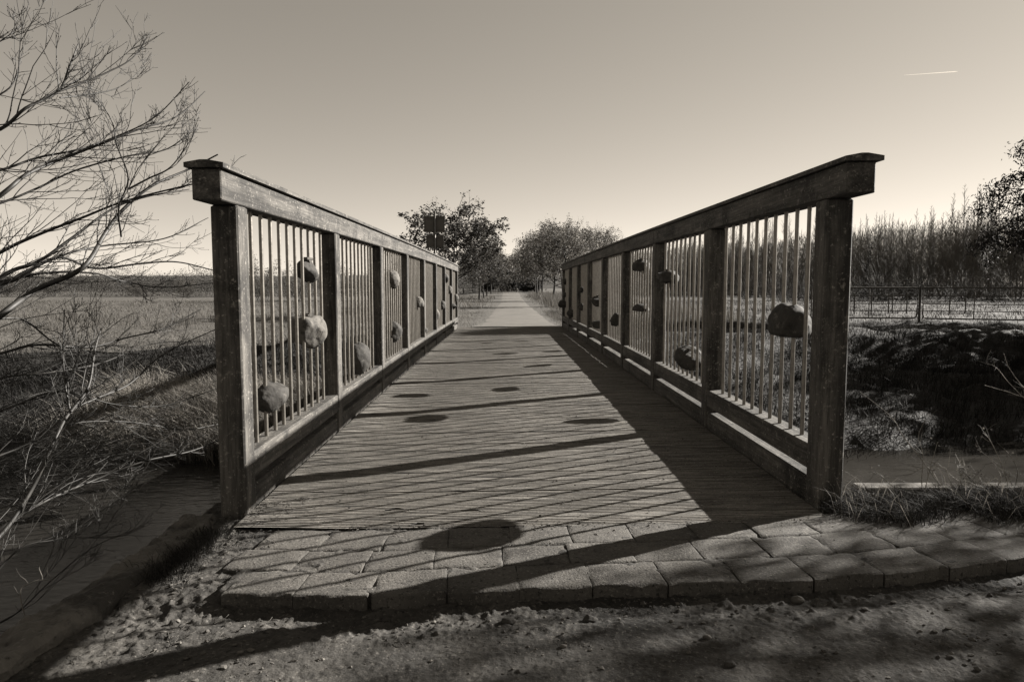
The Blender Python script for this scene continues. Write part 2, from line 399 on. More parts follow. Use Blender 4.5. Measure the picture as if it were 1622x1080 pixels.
# ---------------------------------------------------------------- foreground dirt and pavers
FX = [-3, -.9, -.4, 0, .5, 1, 1.3, 1.6, 2.2, 3, 5]; FY = [1.97, 1.95, 1.915, 1.945, 1.965, 1.995, 2.04, 2.11, 2.27, 2.5, 3.1]
def front_edge(x): return np.interp(x, FX, FY)
nx, ny_ = 1131, 415
DX, DY = np.meshgrid(np.linspace(-1.75, 3.9, nx), np.linspace(0.75, 2.82, ny_))
base = -0.036 + 0.026 * smooth(-0.72, -0.95, DX) * smooth(1.7, 2.05, DY) - 0.02 * smooth(0.0, 0.12, 0.12 - np.abs(front_edge(DX) - 0.06 - DY))
back = smooth(0.42, 0.6, DY - front_edge(DX)) * smooth(1.15, 1.4, DX)
base = base + back * 0.036 + platform_z(DX)
_pt = smooth(-0.25, 0.3, fbm(DX * 2.6, DY * 2.6, 3, 55)) + smooth(0.16, .03, np.abs(front_edge(DX) - .08 - DY)) + smooth(-.75, -.9, DX)
rough = fbm(DX * 3, DY * 3, 3, 41) * 0.011 + (0.25 + 0.75 * _pt) * (np.maximum(0, fbm(DX * 26, DY * 26, 3, 43) - 0.14) * 0.012 + np.maximum(0, fbm(DX * 60, DY * 60, 3, 45) - .08) * 0.010) + fbm(DX * 90, DY * 90, 2, 47) * 0.0035
DZ = base + rough
DZ = np.where((DY > front_edge(DX) + 0.02) & (DX > -0.86) & (DY < 2.46), -0.006 + platform_z(DX) + fbm(DX * 30, DY * 30, 3, 49) * .010, DZ)
DZ = np.where(DX < np.interp(DY, [-.5, .8, 1.45, 1.75, 2.05, 2.3, 2.62], [-1.5, -1.38, -1.30, -1.25, -1.215, -1.20, -1.215]), -1.3, DZ)
DZ = np.where((DY > 2.50) & (DX > -1.0) & (DX < 1.2), -0.07, np.where((DY > 2.43) & (DX > -1.0) & (DX < 1.2), -0.006 + platform_z(DX) + 0.5 * rough * 0 + fbm(DX * 40, DY * 40, 3, 57) * .008, DZ))
dm = MB(); dm.grid(DX, DY, DZ)
tag(dm.build('dirt_track', m_dirt, smooth=True), kind='structure')

def dirt_h(x, y):
    ix = np.clip(((x + 1.75) / 5.65 * (nx - 1)).astype(int), 0, nx - 1); iy = np.clip(((y - .75) / 2.07 * (ny_ - 1)).astype(int), 0, ny_ - 1)
    return DZ[iy, ix]

pv = MB(); r = np.random.default_rng(3)
for row in range(3):
    x = -0.84 + (0.0, -0.115, 0.0)[row] + (0.01, 0.06, -0.02)[row]
    while x < 3.6:
        w = 0.218 + r.uniform(-.006, .006)
        x0, x1 = x + 0.0012, x + w
        x += w + 0.0012
        a = np.array([0, .02, .045, .1, .2, .35, .5, .65, .8, .9, .955, .98, 1]); b = np.array([0, .025, .06, .15, .3, .5, .7, .85, .94, .975, 1])
        A, B = np.meshgrid(a, b)
        cx = (x0 + x1) / 2
        sl = (front_edge(cx + .11) - front_edge(cx - .11)) / .22
        y0 = front_edge(cx) + row * 0.17; dp = 0.1665 if row < 2 else 0.185
        e = np.minimum(np.minimum(A, 1 - A) * w, np.minimum(B, 1 - B) * dp)
        BY_ = y0 + B * dp
        BX = x0 + A * (x1 - x0) - sl * (B - 0.5) * dp * 0.9 + 0.004 * fbm(BY_ * 22, BY_ * 0 + cx * 9, 3, 66) * ((A < .01) | (A > .99))
        BY = y0 + B * dp + sl * (BX - cx) + 0.004 * fbm(BX * 30, BY * 0 if False else BX * 0 + row, 2, 61) * (B < .05)
        BZ = platform_z(BX) - 0.0022 * (1 - smooth(0, 0.008, e)) - 0.003 * (B < 0.01) + fbm(BX * 14, BY * 14, 3, 63) * 0.005 - 0.006 * smooth(.25, .5, fbm(BX * 30, BY * 30, 3, 64)) * (e < .02) + r.uniform(-.0015, .0015) + r.uniform(-.005, .005) * (A - .5)
        if row == 0: BY = BY + (B < 0.01) * fbm(BX * 25, BX * 0, 3, 65) * 0.014
        pv.grid(BX, BY, BZ)
        ring = np.concatenate([np.stack([BX[0], BY[0], BZ[0]], 1), np.stack([BX[1:, -1], BY[1:, -1], BZ[1:, -1]], 1),
                               np.stack([BX[-1, ::-1][1:], BY[-1, ::-1][1:], BZ[-1, ::-1][1:]], 1), np.stack([BX[::-1, 0][1:], BY[::-1, 0][1:], BZ[::-1, 0][1:]], 1)])
        low = ring.copy(); low[:, 2] = -0.1
        low2 = ring.copy(); low2[:, 2] -= 0.02; low2[:, 1] += fbm(ring[:, 0] * 60, ring[:, 2] * 60, 2, 5) * 0.004
        n = len(ring); i = np.arange(n - 1)
        pv.add(np.vstack([ring, low2, low]), np.vstack([np.stack([i, i + n, i + n + 1, i + 1], 1), np.stack([i + n, i + 2 * n, i + 2 * n + 1, i + n + 1], 1)]))
tag(pv.build('pavement', m_paver, smooth=True), kind='structure')

# ---------------------------------------------------------------- footbridge
XL, XR = -1.011, 1.228
Y0, BAY, PW = 2.62, 1.5, 0.103
YE = Y0 + 8 * BAY + PW
def camber(y): return 0.022 * np.sin(np.clip((np.asarray(y) - 2.4) / 12.4, 0, 1) * pi)
def tilt(x): return 0.027 * np.clip((np.asarray(x) - XL) / (XR - XL), 0, 1.1)
def warp(V):
    V = V.copy(); V[:, 2] += camber(V[:, 1]) + tilt(V[:, 0]); return V

bridge = empty('footbridge', (0.1, Y0, 0))
tag(bridge, 'weathered wooden footbridge with grooved deck and steel-barred railings over the stream', 'footbridge')
BL = (0.1, Y0, 0)
def bpart(mb, name, m, smooth=False, loc=None, parent=None):
    """build in world coordinates, origin moved to loc, parented with the offset kept"""
    loc = np.array(loc if loc is not None else BL, float)
    o = mb.build(name, m, parent or bridge, smooth, loc=tuple(loc))
    pl = np.array(parent['_w'] if parent else BL, float)
    o.location = tuple(loc - pl); o['_w'] = tuple(loc)
    return o

dk = MB(); r = np.random.default_rng(11)
xs = np.linspace(XL + 0.004, XR - 0.004, 70)
y = 2.475
rows_y, rows_z = [], []
bi = 0
while y < 14.78:
    dz0 = r.uniform(-.0025, .0025); sk = r.uniform(-.004, .004); tiltb = r.uniform(-.02, .02)
    for gi in range(8):
        p = 0.0175
        for (o_, z_) in ((0.0, 0), (0.0085, 0), (0.0102, -0.0075), (0.0152, -0.0075)):
            yy = y + gi * p + o_ + sk * (xs / 1.1)
            wear = 0.15 + 0.95 * smooth(0.2, 0.8, 0.42 + 1.2 * fbm(xs * 2.3 + gi * 3.7, yy * 1.6, 3, 71) + .35 * smooth(.9, .1, np.abs(xs + .45)))
            wear = wear * (0.25 + 0.75 * smooth(0.02, 0.3, xs - XL + 0.1 * fbm(yy * 2, xs * 0, 3, 73)))
            zz = z_ * wear + dz0 + tiltb * (gi * p - .07) * .3 + 0.0012 * fbm(xs * 30, yy * 30, 2, 75)
            sand = 0.012 * (1 - smooth(0.05, 0.42, xs - XL + 0.16 * fbm(yy * 1.3, xs * 2, 3, 76)))
            rows_y.append(yy); rows_z.append(zz + sand)
    y += 8 * 0.0175
    for (o_, z_) in ((0.0005, -0.012), (0.0045, -0.012)):
        yy = y + o_ + sk * (xs / 1.1)
        rows_y.append(yy); rows_z.append(z_ * (0.3 + 0.7 * smooth(-.4, .5, fbm(xs * 2, yy, 3, 79))) + 0 * xs)
    y += 0.005; bi += 1
RY = np.array(rows_y); RZ = np.array(rows_z); RX = np.broadcast_to(xs, RY.shape)
RZ = RZ + camber(RY) + tilt(RX)
dk.grid(RX, RY, RZ)
dk.box((XL + .01, 2.49, -0.05), (XR - .01, 14.76, -0.022), f=warp, ny=16)
bpart(dk, 'deck', m_deck)
gb = MB()
for xx in (-0.85, 0.1, 1.06):
    gb.box((xx - .09, 2.7, -0.32), (xx + .09, 14.7, -0.055), f=warp, ny=12)
bpart(gb, 'girder', m_woody)

def side(x_in, sgn):
    """one railing: x_in is the inner face, sgn points outwards"""
    def xr(a, b):
        p, q = x_in + sgn * a, x_in + sgn * b
        return min(p, q), max(p, q)
    xc = x_in + sgn * PW / 2
    dz = float(tilt(x_in))
    # bottom rail segments between the posts = the railing part's own mesh
    br = MB(); x0, x1 = xr(0.004, PW - 0.004)
    for k in range(8):
        a = Y0 + k * BAY + PW; b = Y0 + (k + 1) * BAY
        br.box((x0, a + .001, 0.13), (x1, b - .001, 0.232), bev=0.005, f=warp)
    rail = bpart(br, 'railing', m_woody, loc=(xc, Y0, dz))
    kb = MB(); x0, x1 = xr(0.010, 0.085)
    for k in range(8):
        a = Y0 + k * BAY + PW; b = Y0 + (k + 1) * BAY
        kb.box((x0, a + .001, -0.04), (x1, b - .001, 0.093 if k < 3 else 0.086), bev=0.006, f=warp)
    bpart(kb, 'kerb_beam', m_woody, loc=(xc, Y0, dz), parent=rail)
    # edge beam outside, carrying the posts
    eb = MB(); x0, x1 = xr(-0.02, 0.11)
    eb.box((x0, 2.75, -0.33), (x1, YE - .05, -0.045), f=warp, ny=12)
    bpart(eb, 'edge_beam', m_woody, loc=(xc, Y0, dz), parent=rail)
    for k in range(9):
        pb = MB(); x0, x1 = xr(0, PW)
        a = Y0 + k * BAY
        pb.box((x0, a, -0.40 if k else -0.30), (x1, a + PW, 1.203), bev=0.006, f=warp)
        bpart(pb, 'post', m_woodz, loc=(xc, a + PW / 2, 0), parent=rail)
    hb = MB(); x0, x1 = xr(0, PW)
    cuts = [2.475, 5.67, 8.67, 11.67, YE + .12]
    for a, b in zip(cuts[:-1], cuts[1:]):
        hb.box((x0 - .001, a + .0015, 1.205), (x1 + .001, b - .0015, 1.316), bev=0.004, f=warp, ny=4)
    bpart(hb, 'handrail', m_woody, loc=(xc, Y0, 1.2), parent=rail)
    cb = MB(); x0, x1 = xr(-0.018, PW + 0.018); xm = (x0 + x1) / 2
    cuts = [2.455, 6.4, 10.9, YE + .13]
    for a, b in zip(cuts[:-1], cuts[1:]):
        ys = np.linspace(a + .001, b - .001, 8)
        prof = np.array([(x0, 1.317), (x1, 1.317), (x1, 1.334), (xm + .012, 1.344), (xm - .012, 1.344), (x0, 1.334)])
        rg = []
        for q, yy in enumerate(ys):
            rg.append(np.column_stack([prof[:, 0], np.full(6, yy), prof[:, 1]]))
        V = np.vstack(rg); k = 6; n = len(ys)
        i = np.arange(n - 1)[:, None] * k; j = np.arange(k)[None, :]; j2 = (j + 1) % k
        Q = np.stack([i + j, i + j2, i + k + j2, i + k + j], -1).reshape(-1, 4)
        e = (n - 1) * k
        Q = np.vstack([Q, [[0, 5, 2, 1], [5, 4, 3, 2], [e, e + 1, e + 2, e + 5], [e + 5, e + 2, e + 3, e + 4]]])
        cb.add(warp(V), Q)
    bpart(cb, 'rail_cap', m_woody, loc=(xc, Y0, 1.3), parent=rail)
    rest = MB(); cnt = 0
    for k in range(8):
        for i in range(10):
            yb = Y0 + k * BAY + PW + 0.165 + 0.1195 * i
            c = float(camber(yb)) + float(tilt(xc))
            t = MB() if cnt < 50 else rest
            t.tube([(xc, yb, 0.225 + c), (xc, yb, 1.21 + c)], 0.0088, 12)
            if cnt < 50: bpart(t, 'steel_bar', m_steel, True, loc=(xc, yb, 0.23), parent=rail)
            cnt += 1
    o = bpart(rest, 'steel_bars', m_steel, True, loc=(xc, Y0 + 9, 0.23), parent=rail); tag(o, kind='stuff')
    return xc
XCL = side(XL, -1)
XCR = side(XR, 1)

# abutments and revetments
ab = MB(); ab.box((-1.0, 2.66, -1.5), (1.22, 2.80, -0.07)); ab.box((1.34, 2.70, -1.5), (4.3, 2.785, -0.02)); 
tag(ab.build('abutment_wall', m_conc, loc=(0, 2.7, 0)), 'dark concrete wall holding the near bank under the bridge end', 'wall')
ab = MB(); ab.box((-1.6, 14.3, -1.6), (1.8, 14.68, -0.07)); ab = ab.build('abutment_wall', m_conc, loc=(0, 14.5, 0))
tag(ab, 'concrete wall under the far end of the bridge', 'wall')

# ---------------------------------------------------------------- stones threaded on the railing bars
def pix_ray(px, py):
    r_ = np.array([(px - 811) / F_PX, -(py - 540) / F_PX, 1.0])
    p = math.atan(87 / F_PX); yw = math.atan(11 / F_PX)
    x, y, z = r_[0], r_[2] * cos(p) + r_[1] * sin(p), r_[1] * cos(p) - r_[2] * sin(p)
    return np.array([x * cos(yw) + y * sin(yw), -x * sin(yw) + y * cos(yw), z])
def on_x(px, py, X):
    d = pix_ray(px, py); return np.array([0, 0, H_CAM]) + d * (X / d[0])
def on_y(px, py, Y):
    d = pix_ray(px, py); return np.array([0, 0, H_CAM]) + d * (Y / d[1])
def on_z(px, py, Z=0.0):
    d = pix_ray(px, py); return np.array([0, 0, H_CAM]) + d * ((Z - H_CAM) / d[2])

_ico = {}
def ico(sub):
    if sub not in _ico:
        import bmesh
        bm = bmesh.new(); bmesh.ops.create_icosphere(bm, subdivisions=sub, radius=1)
        _ico[sub] = (np.array([v.co[:] for v in bm.verts]), np.array([[v.index for v in f.verts] for f in bm.faces])); bm.free()
    return _ico[sub]
def rock(mb, c, dims, seed, sub=4, cuts=6, rot=None, dome=False):
    r = np.random.default_rng(seed); V, Fc = ico(sub); V = V.copy()
    for _ in range(cuts):
        d = r.normal(size=3); d[1] *= .6; d /= np.linalg.norm(d); h = r.uniform(0.60, 0.85)
        s = V @ d; ex = np.maximum(0, s - h); V = V - d * ex[:, None] * 0.9
    if dome:
        V[:, 2] = np.where(V[:, 2] < -0.35, -0.35 + (V[:, 2] + 0.35) * 0.25, V[:, 2])
    nn = fbm(V[:, 0] * 1.7 + seed, V[:, 1] * 1.7 + V[:, 2] * 1.3, 4, seed)
    n2 = fbm(V[:, 0] * 5 + seed, V[:, 1] * 5 + V[:, 2] * 4, 4, seed + 9); n3 = fbm(V[:, 2] * 3 + seed, V[:, 1] * 3 - V[:, 0] * 2, 3, seed + 5)
    V = V * (1 + 0.13 * nn + 0.045 * n2 - 0.06 * np.maximum(0, 1 - np.abs(n3) * 14))[:, None] * 1.08
    a = r.uniform(-.5, .5) if rot is None else rot
    V = V * (np.array(dims) / 2)
    Rm = np.array([[1, 0, 0], [0, cos(a), -sin(a)], [0, sin(a), cos(a)]])
    V = V @ Rm.T
    mb.add(V + np.array(c), None, Fc)
# side, px, py, (thick X, length Y, height Z), label, pale (sunlit look put into the colour), clip, dome
STONES = [
 ('L', 428, 625, (.145, .20, .135), 'mottled oval boulder low on the bars beside the nearest left post', 0, 0, 0),
 ('L', 489, 524, (.185, .21, .185), 'pale angular boulder, middle one of three in the first left bay', 1, 1, 0),
 ('L', 487, 429, (.115, .15, .118), 'blunt grey stone with a flat clamp on top, highest in the first left bay', 0, 2, 0),
 ('L', 566, 567, (.135, .19, .205), 'round dark boulder at the foot of the second left bay', 0, 0, 0),
 ('L', 620, 443, (.100, .14, .150), 'pale broken-faced stone, upper one in the third left bay', 1, 1, 0),
 ('L', 622, 525, (.115, .17, .170), 'dark wedge-shaped stone, lower one in the third left bay', 0, 0, 0),
 ('L', 662, 481, (.100, .14, .155), 'upright pale pointed stone in the fourth left bay', 1, 1, 1),
 ('L', 667, 522, (.140, .18, .125), 'rough rounded lump in the fourth left bay near the bottom rail', 0, 0, 0),
 ('L', 688, 499, (.110, .13, .185), 'pale upright block with a capped top in the fifth left bay', 1, 1, 0),
 ('L', 702, 441, (.140, .15, .150), 'rounded stone high in the sixth left bay', 0, 0, 0),
 ('L', 700, 483, (.085, .14, .125), 'small dark stone low in the sixth left bay', 0, 0, 0),
 ('L', 711, 459, (.095, .14, .150), 'light flat-faced stone high in the seventh left bay', 1, 0, 0),
 ('L', 713, 485, (.160, .17, .145), 'slanting boulder low in the seventh left bay', 0, 0, 0),
 ('L', 722, 472, (.080, .12, .140), 'small pale stone in the last left bay', 1, 0, 0),
 ('R', 1250, 515, (.150, .27, .195), 'large dark dome-shaped boulder beside the nearest right post', 0, 3, 1),
 ('R', 1057, 440, (.115, .21, .115), 'faceted stone high on the bars of the second right bay', 0, 1, 0),
 ('R', 1092, 567, (.135, .19, .115), 'blocky dark stone at the foot of the second right bay', 0, 1, 0),
 ('R', 1016, 423, (.115, .17, .135), 'dark helmet-shaped stone with a clamp, high in the third right bay', 0, 2, 1),
 ('R', 1017, 489, (.115, .20, .085), 'dark flat-bottomed stone, lower one in the third right bay', 0, 1, 1),
 ('R', 977, 507, (.115, .18, .135), 'dark angular stone low in the fourth right bay', 0, 1, 0),
 ('R', 946, 477, (.115, .16, .135), 'dark stone with a bar clamp, upper one in the fifth right bay', 0, 2, 0),
 ('R', 947, 513, (.110, .15, .110), 'small round dark stone at the foot of the fifth right bay', 0, 0, 0),
 ('R', 922, 459, (.090, .14, .090), 'small dark stone, upper one in the sixth right bay', 0, 1, 0),
 ('R', 922, 486, (.100, .14, .095), 'small dark stone, lower one in the sixth right bay', 0, 1, 0),
 ('R', 906, 496, (.130, .16, .135), 'round dark stone low in the seventh right bay', 0, 1, 0),
 ('R', 896, 446, (.080, .14, .110), 'highest of the three dark stones in the last right bay', 0, 0, 0),
 ('R', 896, 467, (.075, .12, .080), 'small middle one of the three dark stones in the last right bay', 0, 0, 0),
 ('R', 891.5, 482, (.130, .16, .165), 'lowest and biggest of the three dark stones at the far right end', 0, 0, 0),
]
for i, (sd_, px, py_, dims, lab, pale, clip, dome) in enumerate(STONES):
    X = XCL if sd_ == 'L' else XCR
    c = on_x(px, py_, X)
    if i not in (0, 1, 2, 14): dims = (dims[0] * 1.42, dims[1] * 1.15, dims[2] * 1.08)
    k_ = min(max(int(round((c[1] - Y0 - .75) / BAY)), 0), 7); a_ = Y0 + k_ * BAY + PW + .12; b_ = Y0 + (k_ + 1) * BAY - .14
    yc = min(max(c[1], a_), b_) - (.12 if c[1] > 8 else 0)
    c = on_y(px, py_, yc)
    root = empty('threaded_stone', tuple(c))
    tag(root, lab, 'stone', 'stones threaded on the railing bars')
    mb = MB(); rock(mb, (0, 0, 0), dims, 100 + i * 3, cuts=(1 if i == 3 else 5 if pale or i % 2 else 3) if not dome else 1, dome=bool(dome), rot=(0.0 if dome else None))
    o = mb.build('boulder', m_rock2 if pale else m_rock, root, True)
    if clip:
        mb = MB(); zt = dims[2] / 2 * 0.9; w = 0.035 if clip != 3 else 0.03
        if clip == 2:
            mb.box((-.012, -.055, zt + .004), (.018, .05, zt + .018), bev=0.002); mb.box((-.02, -.02, zt - .02), (.02, .02, zt + .003), bev=.002)
        else:
            mb.tube([(0, -.0, zt - .02), (0, 0, zt + .012)], 0.016, 10, cap=True); mb.box((-.008, -w, zt + .0), (.008, w, zt + .006))
        mb.build('bar_clamp', m_gate, root)

# ---------------------------------------------------------------- wing wall (left) and revetment board (right)
ww = MB()
P = np.array([[-1.215, 2.62], [-1.20, 2.3], [-1.215, 2.05], [-1.25, 1.75], [-1.30, 1.45], [-1.38, .8], [-1.5, -.5]])
t_ = np.linspace(0, 1, 160); ys = np.interp(t_, np.linspace(0, 1, 7), P[:, 1]); xc = np.interp(t_, np.linspace(0, 1, 7), P[:, 0])
hw = 0.072; cs = np.linspace(-hw, hw, 17)
T_, C_ = np.meshgrid(ys, cs, indexing='ij'); XB = xc[:, None] + 0.018 + C_ + 0.010 * fbm(T_ * 7, C_ * 0 + np.sign(C_) * 3, 3, 81) * (np.abs(C_) / hw)
edge = np.abs(C_) / hw
ZB = 0.012 + 0.012 * fbm(T_ * 4, C_ * 3, 3, 83) + 0.014 * fbm(T_ * 26, C_ * 26, 4, 84) - 0.022 * smooth(.72, 1.0, edge + .18 * fbm(T_ * 14, C_ * 5, 3, 85)) - .02 * np.maximum(0, fbm(T_ * 9, C_ * 9, 3, 86) - .25)
ww.grid(XB, T_, ZB)
for q, zb in ((0, -1.4), (-1, -.2)):
    zz = np.linspace(0, 1, 12)[None, :]; xs2 = np.repeat(XB[:, q:q + 1] if q == 0 else XB[:, -1:], 12, 1); ys2 = np.repeat(ys[:, None], 12, 1)
    z0 = ZB[:, q][:, None]; zw = z0 + (zb - z0) * zz
    ww.grid(xs2 + (0.012 * fbm(ys2 * 18, zw * 18, 4, 87)) * (zz > 0), ys2, zw)
e0 = np.array([[XB[0, k], ys[0], ZB[0, k]] for k in range(17)]); e1 = e0.copy(); e1[:, 2] = -1.4; kk = np.arange(16)
ww.add(np.vstack([e0, e1]), np.stack([kk, kk + 1, kk + 18, kk + 17], 1))
tag(ww.build('wing_wall', m_conc, smooth=False, loc=(-1.25, 2.0, 0)), 'rough shaded concrete retaining wall running down the left bank edge', 'wall')
rb = MB(); rb.box((1.50, 2.80, -0.25), (4.4, 2.885, 0.052), bev=0.006)
tag(rb.build('edging_board', m_board, loc=(2.5, 2.83, 0)), 'pale timber board edging the bank behind the right grass clump', 'board')

# ---------------------------------------------------------------- pebbles, twigs and debris
r = np.random.default_rng(21)
gv = MB(); N_ = 12000
gxp = r.uniform(-1.1, 3.4, N_); gyp = r.uniform(0.95, 2.5, N_) ** 1.0
keep = gyp < front_edge(gxp) - 0.01
keep |= (gxp < -0.9)
keep &= r.random(N_) < (0.25 + 0.75 * smooth(-.15, .35, fbm(gxp * 2.5, gyp * 2.5, 3, 91)))
V0, F0 = ico(1)
for x_, y_ in zip(gxp[keep], gyp[keep]):
    s_ = 0.0012 + 0.0068 * r.random() ** 4.5
    Vp = V0 * (1 + 0.25 * r.normal(size=(len(V0), 1))) * s_ * np.array([1.3, 1, .7])
    gv.add(Vp + np.array([x_, y_, float(dirt_h(np.array(x_), np.array(y_))) + s_ * .3]), None, F0)
for _ in range(1100):                                       # grit on the pavers and deck
    x_ = r.uniform(-.95, 1.15); y_ = r.uniform(1.97, 7); s_ = 0.001 + 0.0035 * r.random() ** 3
    gv.add(V0 * s_ * np.array([1.3, 1, .7]) + np.array([x_, y_, float(platform_z(x_)) + .003 + (float(camber(y_)) if y_ > 2.47 else 0)]), None, F0)
for _ in range(450):                                      # grit drifted along the seam between deck and paving and in the joints
    x_ = r.uniform(-1.0, 1.2); y_ = 2.468 + r.normal(0, .02 + .05 * (x_ < -.6)); s_ = 0.001 + 0.0024 * r.random() ** 3
    gv.add(V0 * s_ * np.array([1.6, 1.2, .6]) * (1 + .2 * r.normal(size=(len(V0), 1))) + np.array([x_, y_, float(platform_z(x_)) + .002]), None, F0)
tag(gv.build('gravel', m_peb), kind='stuff')
for (px, py_, s_, lab) in [(805, 996, .021, 'greyish clod-shaped stone on the dirt below the pavers, centre'), (935, 990, .022, 'dark flat stone on the dirt just right of the grey one'), (1263, 957, .020, 'lumpy stone close under the right pavers'),
                      (1120, 1025, .013, 'white rounded pebble in the right half of the dirt'), (893, 1036, .010, 'small pale pebble near the bottom centre of the dirt'), (612, 978, .016, 'dull stone in the shaded dirt, left of centre'), (1156, 1068, .015, 'dark stone at the bottom edge of the dirt')]:
    c = on_z(px, py_, -.04); mb = MB(); rock(mb, (0, 0, s_ * .25), (s_ * 1.9, s_ * 1.4, s_ * 1.2), int(px), sub=3)
    tag(mb.build('loose_stone', m_rock2 if 'pale' in lab or 'white' in lab or 'lumpy' in lab else m_rock, None, True, loc=(0, 0, 0)), lab, 'stone', 'loose stones on the dirt').location = (c[0], c[1], float(dirt_h(np.array(c[0]), np.array(c[1]))))

db = MB()
for _ in range(300):
    if _ > 170: x_, y_ = -1.0 + abs(r.normal(0, .12)), r.uniform(2.2, 2.8)
    elif _ < 90: x_, y_ = r.uniform(-1.12, -.6), r.uniform(1.6, 2.5)
    else: x_, y_ = r.uniform(-.9, 3), r.uniform(1.1, 1.95)
    if y_ > front_edge(x_) and x_ > -.85 and _ <= 170: continue
    z_ = max(float(dirt_h(np.array(x_), np.array(y_))), .012 if y_ > 2.47 else -.1) + .004; a = r.uniform(0, pi); l = r.uniform(.01, .06)
    db.tube([(x_, y_, z_), (x_ + cos(a) * l * .5, y_ + sin(a) * l * .5, z_ + .004), (x_ + cos(a + .4) * l, y_ + sin(a + .4) * l, z_ + .001)], r.uniform(.0005, .0012), 3)
tag(db.build('straw_litter', m_grass), kind='stuff')
for (a, b, lab) in [((733, 809), (772, 811), 'dark twig lying across the deck grooves left of centre'), ((648, 832), (672, 829), 'short curled twig near the front edge of the deck'), ((610, 808), (640, 806), 'small stick on the deck close to the left bars')]:
    A = on_z(*a, .008); B = on_z(*b, .008); M = (A + B) / 2 + np.array([0, .012, .002]); tw = MB(); tw.tube([A, M, B], [.003, .0035, .0018], 5, cap=True)
    tag(tw.build('fallen_twig', m_bark, loc=tuple(A)), lab, 'twig')

# ---------------------------------------------------------------- grass and reeds
def blades_obj(name, m, P, h, w, lean, seed=1, label=None, **k):
    mb = MB(); mb.blades(P, h, w, lean, r=np.random.default_rng(seed)); o = mb.build(name, m); return tag(o, label, kind='stuff')

def tufts(r, cx, cy, per, spread, h0, w0, leanf, zfun, wind=(-.25, -.1)):
    n = len(cx); X = np.repeat(cx, per) + r.normal(0, spread, n * per); Y = np.repeat(cy, per) + r.normal(0, spread, n * per)
    hh = np.repeat(r.uniform(.6, 1.3, n), per) * h0 * r.uniform(.5, 1.15, n * per)
    le = r.normal(0, leanf, (n * per, 2)) * hh[:, None] + np.array(wind) * hh[:, None]
    return np.stack([X, Y, zfun(X, Y) - .01], 1), hh, w0 * r.uniform(.6, 1.3, n * per), le

r = np.random.default_rng(5)
parts = []
def scatter(n, x0, x1, y0, y1, cond): 
    X = r.uniform(x0, x1, n); Y = r.uniform(y0, y1, n); k = cond(X, Y); return X[k], Y[k]
off = lambda X, Y: (np.abs(X - .1) > 1.32) | (Y > 14.9) & (np.abs(X - .35) > 1.1)
# far bank slope: long dry tussocks
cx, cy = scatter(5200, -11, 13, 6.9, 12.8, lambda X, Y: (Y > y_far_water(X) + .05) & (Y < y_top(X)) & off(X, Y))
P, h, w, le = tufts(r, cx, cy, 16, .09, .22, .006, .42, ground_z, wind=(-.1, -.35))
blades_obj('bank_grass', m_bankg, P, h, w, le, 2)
cx, cy = scatter(650, -4.7, -1.4, 7.0, 8.7, lambda X, Y: (Y > y_far_water(X) + .05) & (Y < y_top(X) - .8) & (fbm(X * 1.2, Y * 1.2, 2, 17) > -.05))
P, h, w, le = tufts(r, cx, cy, 26, .10, .46, .007, .35, ground_z, wind=(.0, -.55))
blades_obj('reeds', m_reed, P, h, w, le, 3)
# field, thinning out with distance
cx, cy = scatter(9000, -17, 17, 9, 24, lambda X, Y: (Y > y_top(X) + .12) & off(X, Y) & (np.abs(X) < Y * .85))
P, h, w, le = tufts(r, cx, cy, 12, .13, .075, .007, .5, ground_z)
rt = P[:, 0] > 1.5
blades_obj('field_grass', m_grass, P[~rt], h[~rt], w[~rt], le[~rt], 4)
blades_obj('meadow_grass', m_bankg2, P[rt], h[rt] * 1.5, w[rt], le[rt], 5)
cx, cy = scatter(9000, -45, 45, 24, 60, lambda X, Y: (np.abs(X) < Y * .8) & ((X < -.9) | (X > 1.7)))
P, h, w, le = tufts(r, cx, cy, 9, .25, .20, .016, .4, ground_z)
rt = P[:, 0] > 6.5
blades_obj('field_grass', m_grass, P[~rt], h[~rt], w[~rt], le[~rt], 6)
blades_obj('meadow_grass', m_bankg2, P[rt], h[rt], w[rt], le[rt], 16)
# tall pale grass strip in the left field and right of the path
cx, cy = scatter(2600, -24, -2.5, 16, 30, lambda X, Y: (fbm(X * .35, Y * .25, 3, 14) > .02) & (np.abs(X) < Y * .85))
P, h, w, le = tufts(r, cx, cy, 9, .12, .30, .006, .14, ground_z, wind=(-.08, 0))
blades_obj('reeds', m_grass, P, h, w, le, 7)
cx, cy = scatter(1800, 1.7, 6.5, 17, 60, lambda X, Y: (X > 1.9 + .4 * vnoise(Y, Y * 0, 4)))
P, h, w, le = tufts(r, cx, cy, 14, .16, .55, .012, .16, ground_z, wind=(-.1, 0))
blades_obj('verge_grass', m_grass, P, h, w, le, 8)
cx, cy = scatter(1500, 1.25, 5, 14.8, 24, lambda X, Y: (X > 1.35))
P, h, w, le = tufts(r, cx, cy, 14, .1, .13, .006, .5, ground_z)
blades_obj('verge_grass', m_grass, P, h, w, le, 18)

